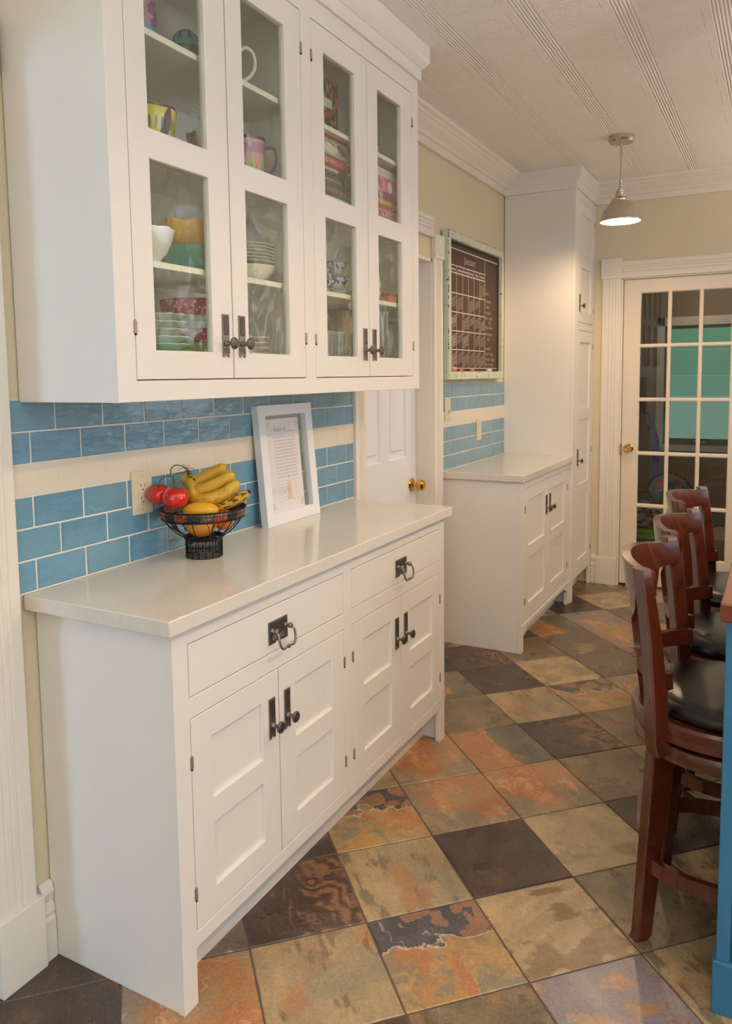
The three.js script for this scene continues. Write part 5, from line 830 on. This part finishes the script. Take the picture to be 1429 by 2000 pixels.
  for (const sz of [-1, 1]) { const a = Math.atan2(sz * 0.195, -0.15); part('back_post', longUV(loft([[-0.122, 0.5, sz * 0.19, 0.017, 0.021, a], [-0.128, 0.53, sz * 0.192, 0.0185, 0.0235, a], [-0.134, 0.65, sz * 0.193, 0.0185, 0.0225, a], [-0.146, 0.78, sz * 0.196, 0.018, 0.0195, a], [-0.163, 0.9, sz * 0.199, 0.0175, 0.0165, a], [-0.17, 0.941, sz * 0.2, 0.017, 0.0155, a]])), wm, s0); }
  const half = 0.87; // angle from the middle of the back to the posts
  part('top_rail', longUV(arcBoard(0.01, 0.21, 0.021, Math.PI - half, Math.PI + half, (t) => 0.862 - 0.012 * Math.cos((t - 0.5) * 6.28), (t) => 0.938 + 0.006 * Math.cos((t - 0.5) * 6.28), 0.12)), wm, s0);
  part('lower_rail', longUV(arcBoard(0.01, 0.208, 0.018, Math.PI - half - 0.14, Math.PI + half + 0.14, 0.655, 0.695, 0.12)), wm, s0);
  part('splat', [1, -1].map((s) => longUV(ribbon(0.01, 0.212, 0.014, [[Math.PI + s * 0.5, 0.866], [Math.PI + s * 0.44, 0.82], [Math.PI + s * 0.12, 0.752], [Math.PI + s * 0.1, 0.7], [Math.PI + s * 0.24, 0.64], [Math.PI + s * 0.3, 0.57]], 0.09, 0.12))), wm, s0);
  const set = (o, x, d, turn, label) => { o.position.set(x, 0, -d); o.rotation.y = turn; o.userData = { ...s0.userData, label }; };
  set(s0, 1.423, 0.911, -0.03, 'nearest dark wood bar stool with black seat, in front at the island');
  const s1 = s0.clone(), s2 = s0.clone(); s1.name = numbered('bar_stool'); s2.name = numbered('bar_stool'); scene.add(s1, s2);
  set(s1, 1.43, 1.393, -0.065, 'middle one of the three dark wood bar stools'); set(s2, 1.398, 1.945, -0.115, 'farthest dark wood bar stool, its back before the glazed door');
}

// ---------------------------------------------------------------- windows out of view that light the room, and the rooms beyond the openings
function windowIn(name, plane, a0, a1, y0, y1, at, panes, k) { // plane 'x' or 'd'; glowing sky panes behind a white sash
  const o = structGroup(name, plane === 'x' ? [at, y0, (a0 + a1) / 2] : [(a0 + a1) / 2, y0, at]);
  const B = plane === 'x' ? (p, q, r, s, t, u) => bx(at + t, at + u, r, s, p, q) : (p, q, r, s, t, u) => bx(p, q, r, s, at + t, at + u);
  const n = panes, w = (a1 - a0) / n, bars = [B(a0, a1, y0, y0 + 0.05, 0, 0.05), B(a0, a1, y1 - 0.05, y1, 0, 0.05)];
  for (let i = 0; i <= n; i++) { const c = clamp(a0 + i * w, a0 + 0.022, a1 - 0.022); bars.push(B(c - 0.022, c + 0.022, y0, y1, 0, 0.05)); }
  part('window_frame', bars, M.trim, o);
  for (let i = 0; i < n; i++) part('window_pane', B(a0 + i * w + 0.02, a0 + (i + 1) * w - 0.02, y0 + 0.04, y1 - 0.04, 0.03, 0.036), k, o);
  return o;
}
const daylight = glow(new THREE.Color(0.8, 0.9, 1.0), 2.5);
windowIn('window_1', 'x', -0.9, 1.1, 1.02, 2.14, X1 + 0.03, 2, daylight);
windowIn('unseen_window_2', 'd', 1.2, 3.6, 0.22, 2.08, D0 - 0.09, 3, daylight);  // out of view behind the camera, placed for general daylight
windowIn('unseen_window_4', 'd', 2.75, 3.85, 1.02, 2.08, WF + 0.04, 2, daylight);  // out of view, placed to give reflections in the cabinet glass
{
  // room beside, reached through the cased opening
  const wallM = std('#d8cfb6', 0.8);
  struct('wall_side_room', [bx(-2.9, -1.75, 0, CEIL, D0 - T, D0), bx(-1.75, -0.95, 0, 0.55, D0 - T, D0), bx(-1.75, -0.95, 2.15, CEIL, D0 - T, D0), bx(-0.95, -0.14, 0, CEIL, D0 - T, D0), bx(-3.0, -2.9, 0, CEIL, D0, 0.6), bx(-3.0, -0.14, 0, CEIL, 0.5, 0.6)], wallM);
  struct('floor_side_room', bx(-3.0, -0.14, -0.1, -0.001, D0, 0.6), std('#8a6a48', 0.5));
  struct('ceiling_side_room', bx(-3.0, -0.14, CEIL, CEIL + 0.1, D0 - T, 0.6), std('#e8e0d2', 0.7));
  windowIn('window_3', 'd', -1.75, -0.95, 0.55, 2.15, D0 - 0.09, 1, daylight);
}
{
  // mudroom behind the glazed door
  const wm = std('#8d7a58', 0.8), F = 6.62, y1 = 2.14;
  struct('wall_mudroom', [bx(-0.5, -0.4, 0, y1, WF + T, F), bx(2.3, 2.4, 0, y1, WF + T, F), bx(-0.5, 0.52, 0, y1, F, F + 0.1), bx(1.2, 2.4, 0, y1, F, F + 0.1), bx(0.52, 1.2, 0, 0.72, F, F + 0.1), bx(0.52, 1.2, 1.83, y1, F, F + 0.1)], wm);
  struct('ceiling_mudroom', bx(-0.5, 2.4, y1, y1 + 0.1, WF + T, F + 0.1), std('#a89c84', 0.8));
  struct('trim_6', [bx(0.47, 0.535, 0.66, 1.9, F - 0.02, F), bx(1.185, 1.25, 0.66, 1.9, F - 0.02, F), bx(0.47, 1.25, 1.82, 1.9, F - 0.02, F), bx(0.44, 1.28, 0.66, 0.71, F - 0.05, F)], M.trim);
  const w = structGroup('window_5', [0.86, 0.72, F + 0.03]);
  part('sash', [bx(0.53, 0.575, 0.71, 1.83, F + 0.01, F + 0.06), bx(1.145, 1.19, 0.71, 1.83, F + 0.01, F + 0.06), bx(0.53, 1.19, 0.71, 0.765, F + 0.01, F + 0.06), bx(0.53, 1.19, 1.79, 1.83, F + 0.01, F + 0.06)], std('#3a3a34', 0.5), w);
  part('crank', [bx(0.83, 0.91, 0.735, 0.752, F - 0.012, F + 0.01, 0.003), bx(0.8, 0.84, 0.742, 0.765, F - 0.02, F + 0.0, 0.003)], M.pewter, w);
  const bl = thing('window_blind', [0.86, 0.765, F - 0.03], 'translucent green window blind glowing with daylight behind the glazed door', 'blind');
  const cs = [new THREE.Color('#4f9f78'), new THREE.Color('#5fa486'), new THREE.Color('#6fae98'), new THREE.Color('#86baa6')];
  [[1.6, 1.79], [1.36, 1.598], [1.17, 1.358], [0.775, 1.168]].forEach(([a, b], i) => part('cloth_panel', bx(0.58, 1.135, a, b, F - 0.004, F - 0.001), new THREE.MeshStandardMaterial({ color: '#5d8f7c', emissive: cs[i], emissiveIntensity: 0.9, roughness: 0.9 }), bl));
  part('bottom_bar', bx(0.575, 1.14, 0.763, 0.776, F - 0.01, F, 0.002), M.dark, bl);
  const li = thing('white_disc', [0.9, y1 - 0.06, 6.1], 'round white disc seen through the top of the glazed door', 'ceiling light');
  part('bowl', lathe([[0, y1 - 0.045], [0.06, y1 - 0.04], [0.1, y1 - 0.022], [0.108, y1 - 0.008], [0, y1 - 0.008]], 36).translate(0.9, 0, -6.1), glow(new THREE.Color('#fff4de'), 1.6), li); part('rim', lathe([[0.1, y1 - 0.012], [0.112, y1 - 0.01], [0.112, y1 - 0.0005], [0.1, y1 - 0.0005]], 36).translate(0.9, 0, -6.1), M.white, li);  // white oval in the top panes, built as a disc under the ceiling
  const l = new THREE.PointLight(new THREE.Color(1, 0.82, 0.6), 0.5); l.position.set(0.9, y1 - 0.08, -6.1); l.castShadow = true; l.shadow.radius = 3; scene.add(l);
  // toys and bags on the floor
  const mat = thing('play_cushion', [0.73, 0.222, 5.55], 'round teal play cushion with a dark frilled edge and bright red and yellow flowers', 'cushion');
  const print = dataTex(256, 256, (u, v) => { let c = mixc([38, 108, 122], [58, 142, 150], fbm(u * 14, v * 9, 3)); const n = fbm(u * 26, v * 14, 9, 2), k = fbm(u * 30 + 5, v * 16, 12, 2); if (n > 0.62) c = [196, 62, 44]; else if (n > 0.585) c = [222, 150, 48]; else if (k > 0.64) c = [84, 146, 62]; else if (k < 0.34) c = [44, 74, 140]; return c; }, true);
  part('pad', new THREE.SphereGeometry(0.17, 36, 20).scale(1, 1, 0.3).translate(0.73, 0.395, -5.55), std('#ffffff', 0.9, { map: print }), mat);
  const fr = []; for (let k = 0; k < 64; k++) { const a = k / 64 * Math.PI * 2; fr.push(new THREE.SphereGeometry(0.0095, 6, 5).scale(1, 1, 1.6).translate(0.73 + 0.173 * Math.cos(a), 0.4 + 0.173 * Math.sin(a), -5.55)); } part('frill', fr, std('#231f26', 0.9), mat).userData.kind = 'stuff';
  const box = thing('toy_chest', [0.8, 0, 5.6], 'dark chest under the teal play cushion behind the glazed door', 'chest'); part('body', bx(0.45, 1.15, 0, 0.2, 5.35, 5.8, 0.01), std('#3a3230', 0.7), box); part('lid', bx(0.44, 1.16, 0.2, 0.22, 5.34, 5.81, 0.006), std('#54483e', 0.6), box);
  const t2 = thing('foam_tube', [0.56, 0.22, 5.7], 'bent blue foam tube standing left of the teal cushion', 'toy'); part('tube', tube([V(0.52, 0.22, 5.7), V(0.6, 0.55, 5.7), V(0.585, 0.85, 5.7), V(0.52, 1.05, 5.7)], 0.032, 24, 10), std('#3c4fa8', 0.7), t2); part('end_cap', new THREE.SphereGeometry(0.033, 12, 10).translate(0.52, 1.05, -5.7), std('#2d3a80', 0.7), t2);
  const bg = thing('patterned_bag', [0.62, 0, 5.0], 'grey patterned bag behind the lowest left pane of the glazed door', 'bag'); part('body', bx(0.48, 0.78, 0.22, 0.42, 4.9, 5.1, 0.05), std('#ffffff', 0.9, { map: dataTex(128, 128, (u, v) => mixc([60, 56, 52], [150, 142, 132], sstep(0.45, 0.55, fbm(u * 6, v * 6, 5))), true) }), bg); part('strap', tube([V(0.55, 0.4, 5), V(0.58, 0.48, 5), V(0.66, 0.48, 5), V(0.7, 0.4, 5)], 0.01), M.dark, bg);
  const gb = thing('green_crate', [0.62, 0.13, 5.0], 'bright green crate under the grey patterned bag', 'crate'); part('body', bx(0.46, 0.82, 0.15, 0.215, 4.86, 5.14, 0.01), std('#5d8f2a', 0.6), gb); part('rim', bx(0.45, 0.83, 0.205, 0.222, 4.85, 5.15, 0.004), std('#6fa334', 0.6), gb);
  const pb = thing('purple_tub', [0.62, 0, 5.0], 'dark purple tub on the floor under the green crate', 'tub'); part('body', lathe([[0, 0], [0.15, 0], [0.19, 0.14], [0.2, 0.148], [0.0, 0.148]], 32).translate(0.63, 0, -5.0), std('#3a2f5c', 0.5), pb); part('rim', ringGeo(0.195, 0.008, 0.143, 40, 8).translate(0.63, 0, -5.0), std('#4a3d70', 0.5), pb);
  const bk = thing('wicker_basket', [1.2, 0, 4.95], 'pale basket on the floor behind the bottom right pane', 'basket'); part('body', lathe([[0, 0], [0.12, 0], [0.16, 0.2], [0.15, 0.2], [0.11, 0.01], [0, 0.01]], 28).translate(1.17, 0, -4.95), std('#8f7c64', 0.9, { bumpMap: dataTex(128, 64, (u, v) => Math.abs(Math.sin(u * 90) * Math.sin(v * 40)), false), bumpScale: 0.003 }), bk); part('blanket', new THREE.SphereGeometry(0.14, 20, 12).scale(1, 0.5, 1).translate(1.17, 0.2, -4.95), std('#b0a090', 0.95), bk);
}

renderer.render(scene, camera);
